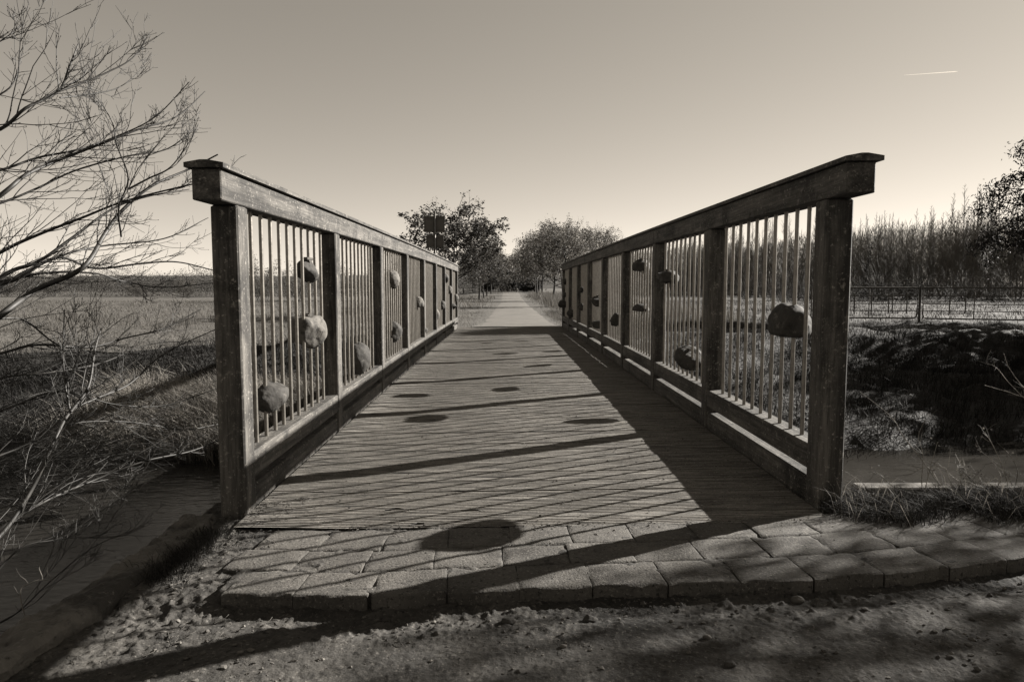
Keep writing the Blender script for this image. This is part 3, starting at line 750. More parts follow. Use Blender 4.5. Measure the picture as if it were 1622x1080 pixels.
def near_z(X, Y):
    return np.where((X > 1.15) & (Y > 2.35), np.maximum(dirt_h(X, Y), 0.012 + platform_z(X)), dirt_h(X, Y))
def clump(label, cx, cy, per, sp, h0, w0, lf, wind, m=m_turf, seed=9, name='grass_clump'):
    rr = np.random.default_rng(seed); P, h, w, le = tufts(rr, np.array(cx), np.array(cy), per, sp, h0, w0, lf, near_z, wind)
    mb = MB(); mb.blades(P, h, w, le, r=rr); return tag(mb.build(name, m), label, kind='stuff')
rr = np.random.default_rng(31)
xs_ = rr.uniform(1.28, 3.7, 420); ys_ = np.interp(xs_, [1.28, 1.5, 2, 3.7], [2.62, 2.56, 2.60, 2.80]) + rr.uniform(-.13, .16, 420); ys_ = np.minimum(ys_, 2.75)
clump('dark tangled grass growing over the right-hand pavers in front of the board', xs_, ys_, 44, .03, .062, .0026, .8, (-.35, -.25), seed=32)
k = rr.random(420) < .22
clump('sunlit dry stems among the right-hand grass', xs_[k], ys_[k], 6, .04, .14, .0022, .6, (-.3, .0), m=m_reed, seed=33, name='dry_grass')
xs_ = rr.uniform(-1.13, -1.02, 70); ys_ = rr.uniform(2.05, 2.45, 70)
clump('dark grass tuft against the left retaining wall', xs_, ys_, 22, .025, .055, .0024, .6, (0, -.1), m=m_bankg2, seed=34)
xs_ = rr.uniform(2.0, 3.8, 200); ys_ = front_edge(xs_) - rr.uniform(.02, .3, 200)
clump('flattened grass at the right edge of the dirt', xs_, ys_, 24, .04, .035, .0024, 1.0, (-.2, -.1), seed=35)
xs_ = rr.uniform(-.99, -.85, 16); ys_ = rr.uniform(2.6, 3.6, 16)

# ---------------------------------------------------------------- branching helper
def unit(v): v = np.asarray(v, float); return v / (np.linalg.norm(v) + 1e-9)
def curve(p, d, L, n, r, wob, lift):
    pts = [np.array(p, float)]; d = unit(d)
    for i in range(n):
        d = unit(d + r.normal(0, wob, 3) + np.array([0, 0, lift]))
        pts.append(pts[-1] + d * L / n)
    return np.array(pts), d
def branch(mb, p, d, L, r0, lv, r, spec, tips):
    """spec[lv] = (segments, wobble, lift, children, angle, child length ratio, sides)"""
    n, wob, lift, ch, ang, lr, k = spec[lv]
    pts, dd = curve(p, d, L, n, r, wob, lift)
    mb[lv].tube(pts, np.linspace(r0, r0 * .35, n + 1), k)
    if lv + 1 >= len(spec):
        tips.append(pts); return
    for c in range(ch):
        t = (c + r.uniform(.3, 1)) / ch * .85 + .15
        i = min(int(t * n), n - 1); f = t * n - i
        q = pts[i] * (1 - f) + pts[min(i + 1, n)] * f; tg = unit(pts[i + 1] - pts[i])
        side_ = unit(np.cross(tg, r.normal(size=3))); a = ang * r.uniform(.7, 1.3)
        branch(mb, q, tg * cos(a) + side_ * sin(a), L * lr * (1.1 - .55 * t) * r.uniform(.7, 1.2), r0 * (1 - .6 * t) * .55, lv + 1, r, spec, tips)
    branch(mb, pts[-1], dd, L * lr * .5, r0 * .35, lv + 1, r, spec, tips)

# ---------------------------------------------------------------- bare alder shrub, left foreground
def catmull(P, n=8):
    P = np.asarray(P, float); P = np.vstack([2 * P[0] - P[1], P, 2 * P[-1] - P[-2]]); out = []
    for i in range(1, len(P) - 2):
        for t in np.linspace(0, 1, n, endpoint=False):
            a, b, c, d = P[i - 1], P[i], P[i + 1], P[i + 2]
            out.append(.5 * ((2 * b) + (c - a) * t + (2 * a - 5 * b + 4 * c - d) * t * t + (3 * b - a - 3 * c + d) * t ** 3))
    out.append(P[-2]); return np.array(out)
# limbs: picture track with its distance at both ends (m), radius at both ends (mm)
LIMBS = [
 ([(-160, 620), (0, 500), (60, 458), (130, 425), (165, 372), (192, 335), (240, 295), (300, 268), (345, 245)], 2.9, 3.9, 15, 3),
 ([(192, 375), (188, 330), (203, 283), (185, 230), (176, 190), (140, 135)], 3.35, 3.0, 3.6, 1.2),
 ([(203, 300), (235, 283), (270, 265), (300, 225), (314, 198)], 3.35, 3.5, 4, 1.2),
 ([(-140, 480), (0, 400), (60, 372), (130, 345), (200, 318), (300, 293), (345, 285)], 3.2, 3.6, 9, 2),
 ([(-120, 260), (0, 205), (40, 172), (92, 145), (110, 105), (124, 70)], 2.7, 3.0, 8, 2),
 ([(92, 145), (130, 132), (170, 115), (210, 92), (238, 52)], 2.9, 3.2, 4, 1.2),
 ([(95, 155), (140, 150), (190, 138), (230, 105)], 2.9, 3.3, 3, 1),
 ([(-120, 300), (0, 270), (60, 250), (120, 238), (180, 218), (245, 186), (300, 130)], 3.0, 3.5, 6, 1.6),
 ([(-150, 420), (0, 310), (40, 278), (90, 255), (160, 228), (220, 205), (280, 185), (325, 145)], 2.8, 3.6, 10, 1.6),
 ([(-100, 350), (0, 322), (60, 298), (120, 270), (200, 248), (260, 238), (295, 215), (312, 196)], 3.1, 3.9, 6, 1.4),
 ([(-120, 560), (0, 455), (90, 408), (160, 390), (260, 378), (330, 345)], 3.3, 4.2, 9, 1.6),
 ([(-120, 540), (0, 440), (60, 415), (110, 380), (180, 330), (240, 310), (300, 300)], 3.0, 3.7, 11, 1.6),
 ([(-120, 500), (20, 445), (90, 408), (150, 425), (220, 418), (280, 415), (345, 430)], 3.2, 3.8, 8, 2),
 ([(-120, 590), (0, 560), (60, 546), (140, 550), (200, 535), (260, 520), (318, 490)], 3.0, 4.0, 7, 2),
 ([(-100, 515), (0, 505), (40, 508), (90, 545), (140, 556), (230, 562)], 3.1, 3.7, 6, 1.6),
 ([(-100, 500), (30, 440), (140, 432), (200, 447), (260, 455), (340, 448)], 3.2, 3.9, 6, 1.6),
 ([(-90, 920), (0, 848), (50, 775), (85, 700), (112, 652), (150, 632), (205, 608), (260, 560), (345, 520)], 2.6, 3.9, 10, 2),
 ([(112, 652), (140, 612), (150, 555), (160, 520)], 3.0, 3.3, 6, 2),
 ([(112, 655), (104, 615), (100, 560), (102, 490)], 3.0, 3.1, 4, 1.5),
 ([(-60, 880), (60, 800), (150, 760), (230, 730), (300, 715), (345, 698)], 2.8, 3.9, 6, 2),
 ([(-60, 760), (40, 705), (110, 672), (200, 668), (290, 680), (345, 672)], 3.0, 4.0, 5, 2),
 ([(-80, 700), (30, 640), (100, 620), (180, 640), (260, 642), (345, 615)], 3.2, 4.2, 5, 2),
 ([(-60, 960), (30, 870), (100, 850), (170, 800), (235, 760)], 2.6, 3.0, 4, 1.2),
 ([(-60, 1010), (20, 975), (80, 920), (150, 865), (230, 832)], 2.4, 2.8, 3.5, 1),
 ([(-80, 640), (0, 600), (80, 590), (160, 575), (240, 545), (330, 540)], 3.3, 4.3, 5, 1.6),
 ([(-80, 120), (0, 66), (20, 52), (32, 42)], 2.8, 2.9, 3, 1),
 ([(-80, 190), (0, 150), (22, 130), (30, 105)], 2.9, 3.0, 4, 1.5),
 ([(330, 300), (358, 275), (368, 260), (372, 246)], 4.4, 4.5, 1.6, 1.0),
 ([(335, 310), (364, 268), (378, 252), (386, 247)], 4.4, 4.5, 1.6, 1.0),
]
sroot = on_y(-230, 980, 2.9); sroot[2] = -0.75
shrub = empty('alder_shrub', tuple(sroot))
tag(shrub, 'bare many-branched shrub leaning in from the left over the stream', 'shrub')
r = np.random.default_rng(77)
lm, tw1, tw2 = MB(), MB(), MB()
for li, (tr, d0, d1, ra, rb_) in enumerate(LIMBS):
    n = len(tr); ds = np.linspace(d0, d1, n) + (r.normal(0, .04, n) if n > 5 else 0)
    P = np.array([on_y(px, py_, dd) for (px, py_), dd in zip(tr, ds)])
    if tr[0][0] < -40: P = np.vstack([(sroot + (P[0] - sroot) * .0), sroot + (P[0] - sroot) * .5 + [-.15, 0, -.1], P])
    C = catmull(P, 7); m_ = len(C)
    R = np.linspace(ra, rb_, m_) / 1000 * 1.3
    lm.tube(C, R, 7)
    seg = np.linalg.norm(np.diff(C, axis=0), axis=1); Ls = seg.sum()
    start = 0 if tr[0][0] > -40 else 14
    low = tr[len(tr) // 2][1] > 560
    nside = int((m_ - start) * (.34 if len(tr) > 4 else .25))
    for c in range(nside):
        i = start + int((m_ - start - 3) * (c + r.random()) / nside); i = min(i, m_ - 3)
        tg = unit(C[i + 1] - C[i]); fr_ = i / m_
        sd2 = unit(np.cross(tg, [0, -1, 0]) * r.choice([-1, 1], p=[.6, .4]) + np.array([0, r.normal(0, .5), 0.1]))
        a = r.uniform(.18, .55); L = r.uniform(.18, .75) * (1.1 - .85 * fr_)
        pts, dd = curve(C[i], tg * cos(a) + sd2 * sin(a), L, 9, r, .085, .018 if not low else .010)
        if pts[-1][0] / pts[-1][1] > -.435 or pts[-1][2] > 1.35 + (-.3 - pts[-1][0] / pts[-1][1]) * 1.2 * pts[-1][1]: continue
        r1 = min(R[i] * .5, .0028)
        tw1.tube(pts, np.linspace(r1, .0008, 10), 5)
        def spurs(pl, nsp):
            for _ in range(nsp):
                k_ = r.integers(1, len(pl) - 1); t2 = unit(pl[k_ + 1] - pl[k_]); s3 = unit(np.cross(t2, r.normal(size=3))); b = r.uniform(.5, 1.1)
                p2, _q = curve(pl[k_], t2 * cos(b) + s3 * sin(b), r.uniform(.012, .06), 3, r, .15, .12)
                tw2.tube(p2, [.0012, .0010, .0009, .0007], 3)
                tw2.tube([p2[-1], p2[-1] + unit(p2[-1] - p2[-2]) * .005], [.0017, .0010], 4)
        spurs(pts, r.integers(2, 5))
        for j in range(r.integers(1, 5)):
            k_ = r.integers(2, 8); b = r.uniform(.3, .75); t2 = unit(pts[k_ + 1] - pts[k_]); s3 = unit(np.cross(t2, r.normal(size=3)) + np.array([0, 0, .25]))
            p3, _ = curve(pts[k_], t2 * cos(b) + s3 * sin(b), L * r.uniform(.2, .55), 6, r, .07, .06)
            tw1.tube(p3, np.linspace(.0015, .0008, 7), 4); spurs(p3, r.integers(2, 5))
    spc = C[start + 1:]
    for _ in range(8):
        k_ = r.integers(0, len(spc) - 2); t2 = unit(spc[k_ + 1] - spc[k_]); s3 = unit(np.cross(t2, r.normal(size=3)))
        p2, _q = curve(spc[k_], t2 * .5 + s3, r.uniform(.02, .08), 3, r, .15, .1); tw2.tube(p2, [.0016, .0013, .0011, .0008], 3)
SL = np.array(sroot)
for nm, q in (('limb', lm), ('side_branches', tw1), ('twigs', tw2)):
    o = q.build(nm, m_twig, shrub, True, loc=tuple(SL)); o.location = (0, 0, 0)

# tangle of thin stems low over the water, further left
r = np.random.default_rng(78)
tr_ = empty('bramble_thicket', (-4.9, 5.9, -.88)); tag(tr_, 'thicket of thin arching stems low over the left side of the stream', 'thicket')
st, s2 = MB(), MB()
for i in range(300):
    p = np.array([-4.9 + r.normal(0, .5), 5.9 + r.normal(0, .5), -.88])
    d = np.array([r.uniform(.6, 1.2), r.normal(0, .4), r.uniform(.15, .85)])
    L = r.uniform(.8, 2.2); pts, _ = curve(p, d, L, 12, r, .06, -.035)
    st.tube(pts, np.linspace(r.uniform(.0022, .0045), .0008, 13), 4)
    for j in range(8):
        k_ = r.integers(2, 11); tg = unit(pts[k_ + 1] - pts[k_]); sd3 = unit(np.cross(tg, r.normal(size=3))); a = r.uniform(.4, .9)
        p2, _ = curve(pts[k_], tg * cos(a) + sd3 * sin(a), r.uniform(.1, .5), 5, r, .08, .01)
        s2.tube(p2, np.linspace(.0017, .0006, 6), 3)
for nm, q in (('stems', st), ('twigs', s2)):
    o = q.build(nm, m_twig, tr_, True, loc=(-4.9, 5.9, -.88)); o.location = (0, 0, 0)

# ---------------------------------------------------------------- dry weeds right
def weed(pts_list, label, heads=0, seed=1, m=m_reed):
    r = np.random.default_rng(seed); base = pts_list[0][0]
    B = empty('dry_weed', tuple(base)); tag(B, label, 'weed', 'dry weed stalks on the right bank')
    mb = MB(); hd = MB()
    for P in pts_list:
        C = catmull(np.array(P), 6); mb.tube(C, np.linspace(.0022, .0009, len(C)), 5)
        for j in range(5):
            i = r.integers(len(C) // 3, len(C) - 1); q, _ = curve(C[i], unit(C[-1] - C[0]) + r.normal(0, .6, 3), r.uniform(.03, .10), 4, r, .15, .03); mb.tube(q, [.001, .001, .0008, .0006, .0004], 3)
        if heads: hd.leaves(C[-1] + r.normal(0, .012, (heads, 3)), .012, r=r)
    o = mb.build('stalk', m, B, True, loc=tuple(base)); o.location = (0, 0, 0)
    if heads: o = hd.build('seed_head', m_grass, B, loc=tuple(base)); o.location = (0, 0, 0)
def wp(y, *px): return [on_y(a, b, y + .03 * i) for i, (a, b) in enumerate(px)]
weed([wp(2.80, (1490, 770), (1460, 728), (1430, 690), (1412, 660), (1362, 620)), wp(2.80, (1490, 770), (1470, 740), (1440, 752))], 'tall bent pale stalk leaning left over the water beside the board', 0, 1)
weed([wp(2.78, (1462, 785), (1460, 760), (1462, 720), (1455, 690), (1470, 655)), wp(2.78, (1464, 785), (1470, 755), (1485, 700))], 'upright forked stalk standing behind the grass clump', 4, 2)
weed([wp(2.74, (1440, 780), (1415, 770), (1395, 752), (1388, 748))], 'short curved stalk with a dark round seed head near the right post', 9, 3, m_reed)
weed([wp(2.82, (1600, 784), (1590, 745), (1570, 700), (1557, 685)), wp(2.82, (1605, 784), (1600, 760), (1580, 735), (1550, 712)), wp(2.83, (1605, 782), (1612, 750), (1608, 735), (1598, 718))], 'branched grey weed standing against the board at the right edge', 6, 4)
weed([wp(2.76, (1520, 790), (1505, 762), (1498, 742), (1480, 738)), wp(2.76, (1530, 790), (1522, 760), (1530, 735)), wp(2.76, (1545, 792), (1540, 765), (1528, 748))], 'dry seeded weed rising from the middle of the clump', 14, 5)
weed([wp(2.74, (1570, 790), (1560, 770), (1548, 752)), wp(2.74, (1576, 792), (1582, 765), (1590, 748)), wp(2.74, (1560, 790), (1540, 760), (1520, 745))], 'crisp leafy dead weed left of the branched grey one', 20, 6)
weed([wp(3.3, (1680, 660), (1640, 645), (1600, 608), (1578, 582), (1560, 575)), wp(3.3, (1680, 640), (1630, 620), (1600, 585), (1590, 560)), wp(3.3, (1690, 700), (1640, 640), (1610, 625), (1560, 610))], 'thin arching bramble stems reaching in from the right edge', 0, 7)
weed([wp(3.0, (1690, 560), (1640, 540), (1615, 520), (1603, 440 + 20))], 'single pale bramble tip crossing the gate at the right edge', 0, 8)
weed([[on_z(20, 1080, -.0) * [1, 1, 0] + [-.2, .5, -.5], on_y(35, 960, 2.25), on_y(50, 922, 2.27), on_y(88, 918, 2.3)]], 'bent bleached reed leaf over the dark water at lower left', 0, 9)

# ---------------------------------------------------------------- trees with clinging dry leaves along the path
def leafy_tree(name, seed, Ht, Rc, trunk_h, n_main, leaf_n, leaf_s, m_l, spread=.75, gaps=.25, spiky=True, jit=.12, lift=.06):
    """returns an empty with trunk, limbs and foliage; local coordinates, trunk foot at the origin"""
    r = np.random.default_rng(seed); root = empty(name)
    tk, lb, fo = MB(), MB(), MB()
    tp, _ = curve((0, 0, -.05), (r.normal(0, .03), r.normal(0, .03), 1), Ht * .8, 9, r, .03, .05)
    tk.tube(tp, np.linspace(Ht * .014 + .02, .012, 10), 8)
    tips = []; sub = [MB(), MB(), MB()]
    for c in range(n_main):
        t = trunk_h / (Ht * .8) + (1 - trunk_h / (Ht * .8)) * (c / n_main) ** 1.05
        i = min(int(t * 9), 8); f = t * 9 - i; q = tp[i] * (1 - f) + tp[i + 1] * f
        a = c * 2.4 + r.normal(0, .3); u_ = (q[2] - trunk_h) / (Ht - trunk_h)
        L = Rc * (1.08 - .62 * u_) * r.uniform(.8, 1.15)
        el = .25 + .75 * u_ + r.normal(0, .1)
        branch(sub, q, (cos(a) * cos(el), sin(a) * cos(el), sin(el)), L, Ht * .004 + .004, 0, r,
               [(6, .10, lift, 6, .75, .5, 5), (4, .14, .05, 5, .7, .5, 3), (3, .16, .06, 0, 0, 0, 3)], tips)
    for s_ in sub: 
        lb.V += s_.V; lb.F4 += [q + lb.n for q in s_.F4]; lb.n += s_.n
    T = np.array([p[r.integers(1, len(p))] for p in tips for _ in range(max(1, leaf_n // len(tips)))])
    T = T + r.normal(0, jit, T.shape)
    # uneven: drop leaves in noise-chosen pockets
    k = fbm(T[:, 0] * 1.5 + seed, T[:, 1] * 1.1 + T[:, 2] * 1.5, 2, seed) > (-.45 + gaps)
    hz = T[:, 2] / Ht
    k &= r.random(len(T)) > np.clip((hz - .86) * 5, 0, .95)
    fo.leaves(T[k], leaf_s * r.uniform(.6, 1.3, k.sum()), r=r, droop=.3)
    o1 = tk.build('trunk', m_bark, root, True); o2 = lb.build('limbs', m_bark, root); o3 = fo.build('foliage', m_l, root)
    reg(root, o1, o2, o3); return root

def place(o, x, y, s=1.0, rz=0.0, label=None, cat=None, group=None, dz=0):
    o.location = (x, y, float(ground_z(x, y)) + dz); o.scale = s if isinstance(s, tuple) else (s, s, s); o.rotation_euler = (0, 0, rz); return tag(o, label, cat, group)

oakA = leafy_tree('oak_tree', 201, 5.1, 2.8, .9, 32, 15000, .125, m_leaf, gaps=.16, jit=.055)
oakB = leafy_tree('oak_tree', 202, 4.2, 2.0, 1.0, 22, 9000, .12, m_leaf, gaps=.12, jit=.07)
oakC = leafy_tree('oak_tree', 203, 4.4, 2.3, 1.0, 20, 10000, .11, m_leafp, gaps=.08, jit=.1)
oakA.scale = (1, 1, .8)
place(oakA, -2.3, 30, (1.0, 1.0, .84), 2.1, 'large young oak with clinging dark leaves behind the road sign', 'tree', 'trees lining the path')
place(oakB, -1.66, 44, .92, .0, 'first thin-trunked oak standing clear of the railing, left of the path', 'tree', 'trees lining the path')
AV = [(oakC, -1.62, 52, .85, 2.0, 'second thin-trunked tree left of the path, just behind the first'),
      (oakB, -1.65, 62, .95, 1.0, 'third tree down the left side of the path'),
      (oakC, -1.55, 76, 1.05, 4.0, 'fourth and farthest small tree left of the path'),
      (oakC, 2.75, 30, .80, 2.2, 'dark low-crowned tree beside the far end of the right railing'),
      (oakC, 2.35, 50, 1.0, 3.3, 'thin-trunked leafy tree right of the path behind tall grass'),
      (oakC, 2.9, 41, .95, 5.2, 'dark tree between the two nearest right of the path'),
      (oakC, 3.2, 64, 1.15, .7, 'taller rounded tree further down the right of the path'),
      (oakB, 3.6, 82, 1.3, 1.7, 'dark far tree right of the path end')]
first = {oakC.name: True}
used = False
for (src, x, y, s_, rz, lab) in AV:
    if src is oakC and not used: o = oakC; used = True
    else: o = copy_tree(src)
    place(o, x, y, s_, rz, lab, 'tree', 'trees lining the path')

# big light trees behind the avenue
big = leafy_tree('deciduous_tree', 211, 11, 5.2, 2.2, 34, 15000, .20, m_leafp, gaps=.05, jit=.25)
place(big, 9.0, 106, 1.0, 0, 'large rounded pale-leaved tree above the right railing end', 'tree', 'tall trees behind the avenue')
for x, y, s_, rz, lab in [(5.2, 96, .72, 2, 'mid-sized round tree left of the large pale one'), (15.5, 118, 1.02, 4, 'large pale tree just right of the tallest rounded one'), (-5.5, 118, .55, 1, 'low round tree behind the left avenue trees'), (-12, 125, .5, 3, 'low tree far left behind the road sign')]:
    place(copy_tree(big), x, y, s_, rz, lab, 'tree', 'tall trees behind the avenue')
def bushy(name, seed, Ht, R, n, ls, m_l):
    r = np.random.default_rng(seed); root = empty(name); st, fo = MB(), MB(); tips = []
    sub = [MB(), MB(), MB()]
    for c in range(11):
        a = r.uniform(0, 2 * pi); el = r.uniform(.35, 1.4)
        branch(sub, (r.normal(0, R * .12), r.normal(0, R * .12), -.05), (cos(a) * cos(el), sin(a) * cos(el), sin(el)), Ht * (.95 if el > .9 else R / Ht * .9) * r.uniform(.7, 1), .02, 0, r, [(5, .12, .03, 6, .7, .5, 4), (4, .15, .03, 5, .7, .5, 3), (3, .15, .03, 0, 0, 0, 3)], tips)
    for s_ in sub: st.V += s_.V; st.F4 += [q + st.n for q in s_.F4]; st.n += s_.n
    T = np.array([p[r.integers(0, len(p))] for p in tips for _ in range(max(1, n // len(tips)))]) + r.normal(0, R * .07, (len(tips) * max(1, n // len(tips)), 3))
    T[:, 2] = np.maximum(T[:, 2], .05)
    o1 = st.build('stems', m_bark, root)
    reg(root, o1)
    if m_l is not None:
        fo.leaves(T, ls * r.uniform(.6, 1.3, len(T)), r=r); o2 = fo.build('foliage', m_l, root); reg(root, o2)
    return root
eb = bushy('evergreen_bush', 221, 3.0, 2.4, 9000, .16, m_ever)
place(eb, 1.0, 118, 1.0, 0, 'dark evergreen bush closing the end of the path', 'bush', 'dark bushes at the path end')
for x, y, s_, rz, lab in [(-2.6, 112, .8, 1, 'dark bush left of the path end'), (4.2, 108, 1.0, 2, 'dark bush right of the path end'), (2.6, 128, 1.9, 3, 'taller dark evergreen behind the path end bush'), (-1.6, 130, 1.6, 4, 'dark evergreen rising between the avenue trees')]:
    place(copy_tree(eb), x, y, s_, rz, lab, 'bush', 'dark bushes at the path end')
# light bushes behind the left railing
lb_ = bushy('hawthorn_bush', 231, 3.4, 2.1, 3800, .11, m_leafp)
place(lb_, -20.5, 58, 1.0, 0, 'pale leafy bush seen between the first left bars', 'bush', 'bushes at the back of the left field')
for x, y, s_, rz, lab in [(-17.2, 57, .85, 1, 'second pale bush along the field edge behind the left bars'), (-14.5, 60, .95, 2, 'pale bush seen behind the second left post'), (-24.5, 66, .7, 3, 'low bush just left of the nearest left post'), (-11.5, 62, .8, 4, 'low bush behind the second left bay'), (-8.4, 60, .75, 5, 'low bush behind the third left bay')]:
    place(copy_tree(lb_), x, y, s_, rz, lab, 'bush', 'bushes at the back of the left field')

# hedgerow and woods along the left horizon: one mass nobody could count
r = np.random.default_rng(55)
for i, (X, Y, sc, lab) in enumerate([(-38, 82, .75, 'pale bush in the hedgerow just left of the nearest left post'), (-45, 84, .55, 'bush rising from the hedgerow behind the shrub tips'), (-56, 85, .9, 'taller bush in the far left hedgerow'), (-62, 86, .6, 'small bush at the far left of the hedgerow'), (-33.5, 84, .9, 'pale bush in the hedgerow behind the nearest left post')]):
    place(copy_tree(lb_), X, Y, sc, i * 1.7, lab, 'bush', 'bushes in the far left hedgerow')
hd = MB()
for (x0, x1, y0, y1, h0, n, s_) in [(-120, -22, 84, 90, 2.1, 90000, .13), (-22, -3, 92, 98, 2.6, 26000, .13), (-230, -60, 150, 175, 5.0, 90000, .3)]:
    X = r.uniform(x0, x1, n); Y = r.uniform(y0, y1, n); top = h0 * (.45 + .8 * vnoise(X * .13, Y * 0, 8) + .4 * vnoise(X * .6, Y * 0, 6))
    Z = ground_z(X, Y) + top * r.random(n) ** 1.1
    hd.leaves(np.stack([X, Y, Z], 1), s_ * r.uniform(.5, 1.4, n), r=r, asp=.3, droop=-.8)
tag(hd.build('hedgerow', m_hedge), 'dark hedgerow along the far edge of the left field', kind='stuff')

# ---------------------------------------------------------------- plantation right: slender bare trees
def bare_tree(seed, Ht, nb, spread=.45):
    r = np.random.default_rng(seed); root = empty('plantation_tree'); tk, lb = MB(), MB()
    tp, _ = curve((0, 0, -.1), (r.normal(0, .04), r.normal(0, .04), 1), Ht, 10, r, .025, .03)
    tk.tube(tp, np.linspace(.075, .006, 11), 5)
    for c in range(nb):
        t = .18 + .8 * (c + r.random()) / nb; i = min(int(t * 10), 9); q = tp[i] + (tp[i + 1] - tp[i]) * (t * 10 - i)
        a = r.uniform(0, 2 * pi); L = Ht * .27 * max(.03, 1.0 - t) ** .9 * r.uniform(.5, 1.2) + .15
        pts, _ = curve(q, (cos(a) * spread, sin(a) * spread, .75), L, 4, r, .08, .06); lb.tube(pts, np.linspace(.022, .009, 5) * (1.15 - .6 * t), 3)
        for j in range(10 if t < .5 else 6 if t < .75 else 2):
            k = r.integers(1, 4); b = r.uniform(0, 2 * pi)
            p2, _ = curve(pts[k], (cos(b) * .6, sin(b) * .6, .8), L * r.uniform(.25, .5), 3, r, .12, .06); lb.tube(p2, np.linspace(.013, .006, 4) * (1.15 - .6 * t), 3)
    o1 = tk.build('trunk', m_birch, root); o2 = lb.build('branches', m_birch, root); reg(root, o1, o2); return root
BT = [bare_tree(301 + i, 9 + i * .4, 48 + 2 * i) for i in range(4)]
ivy = leafy_tree('ivy_clad_tree', 305, 8.8, .9, .8, 40, 2600, .13, m_leaf, gaps=.25, jit=.25)
r = np.random.default_rng(88); cnt = 0; spots = []
for i in range(290):
    u_ = r.random(); 
    ang_px = 1000 + 780 * u_ ** .9                       # spread along the edge of the wood
    front = np.interp(ang_px, [1000, 1300, 1640, 1800], [92, 80, 66, 60])
    Y = front + r.exponential(7.0) * (1 if i % 3 else 2.2)
    X = (ang_px - 800) / F_PX * Y
    s_ = np.interp(ang_px, [1000, 1200, 1350, 1500, 1640, 1800], [.84, 1.03, .95, 1.08, 1.14, 1.14]) * r.uniform(.72, 1.1)
    o = BT[i] if i < 4 else copy_tree(BT[i % 4])
    place(o, X, Y, s_, r.uniform(0, 6.28), 'slender bare tree in the dense plantation beyond the gate', 'tree', 'slender bare trees of the plantation')
for i, (X, Y, sc, lab) in enumerate([(38, 72, .82, 'darkest ivy-clad trunk, just right of where the gates meet'), (49, 74, .86, 'ivy-clad trunk in the plantation above the right gate'), (29, 78, .7, 'ivy-clad trunk in the plantation close to the near right post')]):
    o = ivy if i == 0 else copy_tree(ivy)
    place(o, X, Y, sc, i * 1.3, lab, 'tree', 'ivy-clad trees in the plantation')
bb = bushy('bare_shrub', 241, 3.0, 2.0, 10, .1, None)
for i in range(46):
    o = bb if i == 0 else copy_tree(bb)
    ang = r.uniform(1010, 1700); Y = np.interp(ang, [1000, 1300, 1640], [76, 62, 56]) + r.uniform(-4, 5)
    place(o, (ang - 800) / F_PX * Y, Y, r.uniform(.6, 1.35), r.uniform(0, 6), 'twiggy bare shrub at the front edge of the plantation', 'shrub', 'twiggy shrubs before the plantation')
ug = MB(); n = 60000; A = r.uniform(960, 1850, n); Y = np.interp(A, [1000, 1300, 1640], [88, 76, 64]) + r.uniform(0, 26, n); X = (A - 800) / F_PX * Y
Z = ground_z(X, Y) + 2.6 * r.random(n) ** 1.6
ug.leaves(np.stack([X, Y, Z], 1), .3 * r.uniform(.5, 1.3, n), r=r, asp=.10, droop=-1.5)
tag(ug.build('undergrowth', m_birch), 'dark undergrowth filling the foot of the plantation', kind='stuff')
fw = MB(); n = 150000; A = r.uniform(940, 1900, n); Y = r.uniform(100, 125, n); X = (A - 800) / F_PX * Y
Z = ground_z(X, Y) + 12.4 * r.random(n) ** 1.3 * (.88 + .2 * vnoise(X * .5, Y * 0, 77)) * np.interp(A, [940, 1200, 1400, 1900], [.45, .62, .8, 1])
fw.leaves(np.stack([X, Y, Z], 1), 1.1 * r.uniform(.5, 1.3, n), r=r, asp=.05, droop=-2.5)
tag(fw.build('distant_wood', m_birch), 'bare twig mass of the wood behind the plantation', kind='stuff')

# ---------------------------------------------------------------- evergreen at the right edge and shade trees out of frame
def pine(seed, Ht, base, Rc, n):
    r = np.random.default_rng(seed); root = empty('yew_tree'); tk, lb, fo = MB(), MB(), MB()
    tp = np.array([[0, 0, z] for z in np.linspace(-.1, Ht, 12)]); tp[:, 0] += r.normal(0, .04, 12); tk.tube(tp, np.linspace(.2, .03, 12), 8)
    C = []
    for i in range(n):
        z = base + (Ht - base) * (i / n) ** 1.1; a = r.uniform(0, 2 * pi); L = Rc * (1 - .75 * ((z - base) / (Ht - base)) ** 1.2) * r.uniform(.65, 1.15)
        pts, _ = curve((0, 0, z), (cos(a), sin(a), .35), L, 8, r, .08, -.06); lb.tube(pts, np.linspace(.04, .008, 9), 4)
        for j in range(9):
            k = r.integers(2, 9); q, _ = curve(pts[k], (cos(a) * .6 + r.normal(0, .5), sin(a) * .6 + r.normal(0, .5), -.15), L * .25, 4, r, .15, -.12); lb.tube(q, np.linspace(.01, .004, 5), 3)
            for p in q[1:]: C.append(p + r.normal(0, .13, (24, 3)) - [0, 0, .06])
    C = np.vstack(C); fo.leaves(C, .11 * r.uniform(.6, 1.3, len(C)), r=r, asp=.35, droop=.9)
    o1 = tk.build('trunk', m_bark, root, True); o2 = lb.build('limbs', m_bark, root); o3 = fo.build('foliage', m_ever, root); reg(root, o1, o2, o3); return root
yw = pine(401, 9.5, 2.2, 2.8, 100)
place(yw, 20.3, 23, 1.22, .5, 'dark drooping evergreen at the right edge beyond the gate', 'tree')
for x, y, s_, rz, lab in [(11.6, 8.8, 1.2, 1, 'added shade bush out of frame right, nearest the water'), (13.6, 11.4, 1.35, 2, 'added shade bush out of frame right, second along the bank'), (16.2, 13.8, 1.5, 3, 'added shade bush out of frame right, third along the bank')]:
    place(copy_tree(eb), x, y, s_, rz, lab, 'bush', 'added shade bushes on the right bank')  # unseen bushes added to throw shade over the right bank
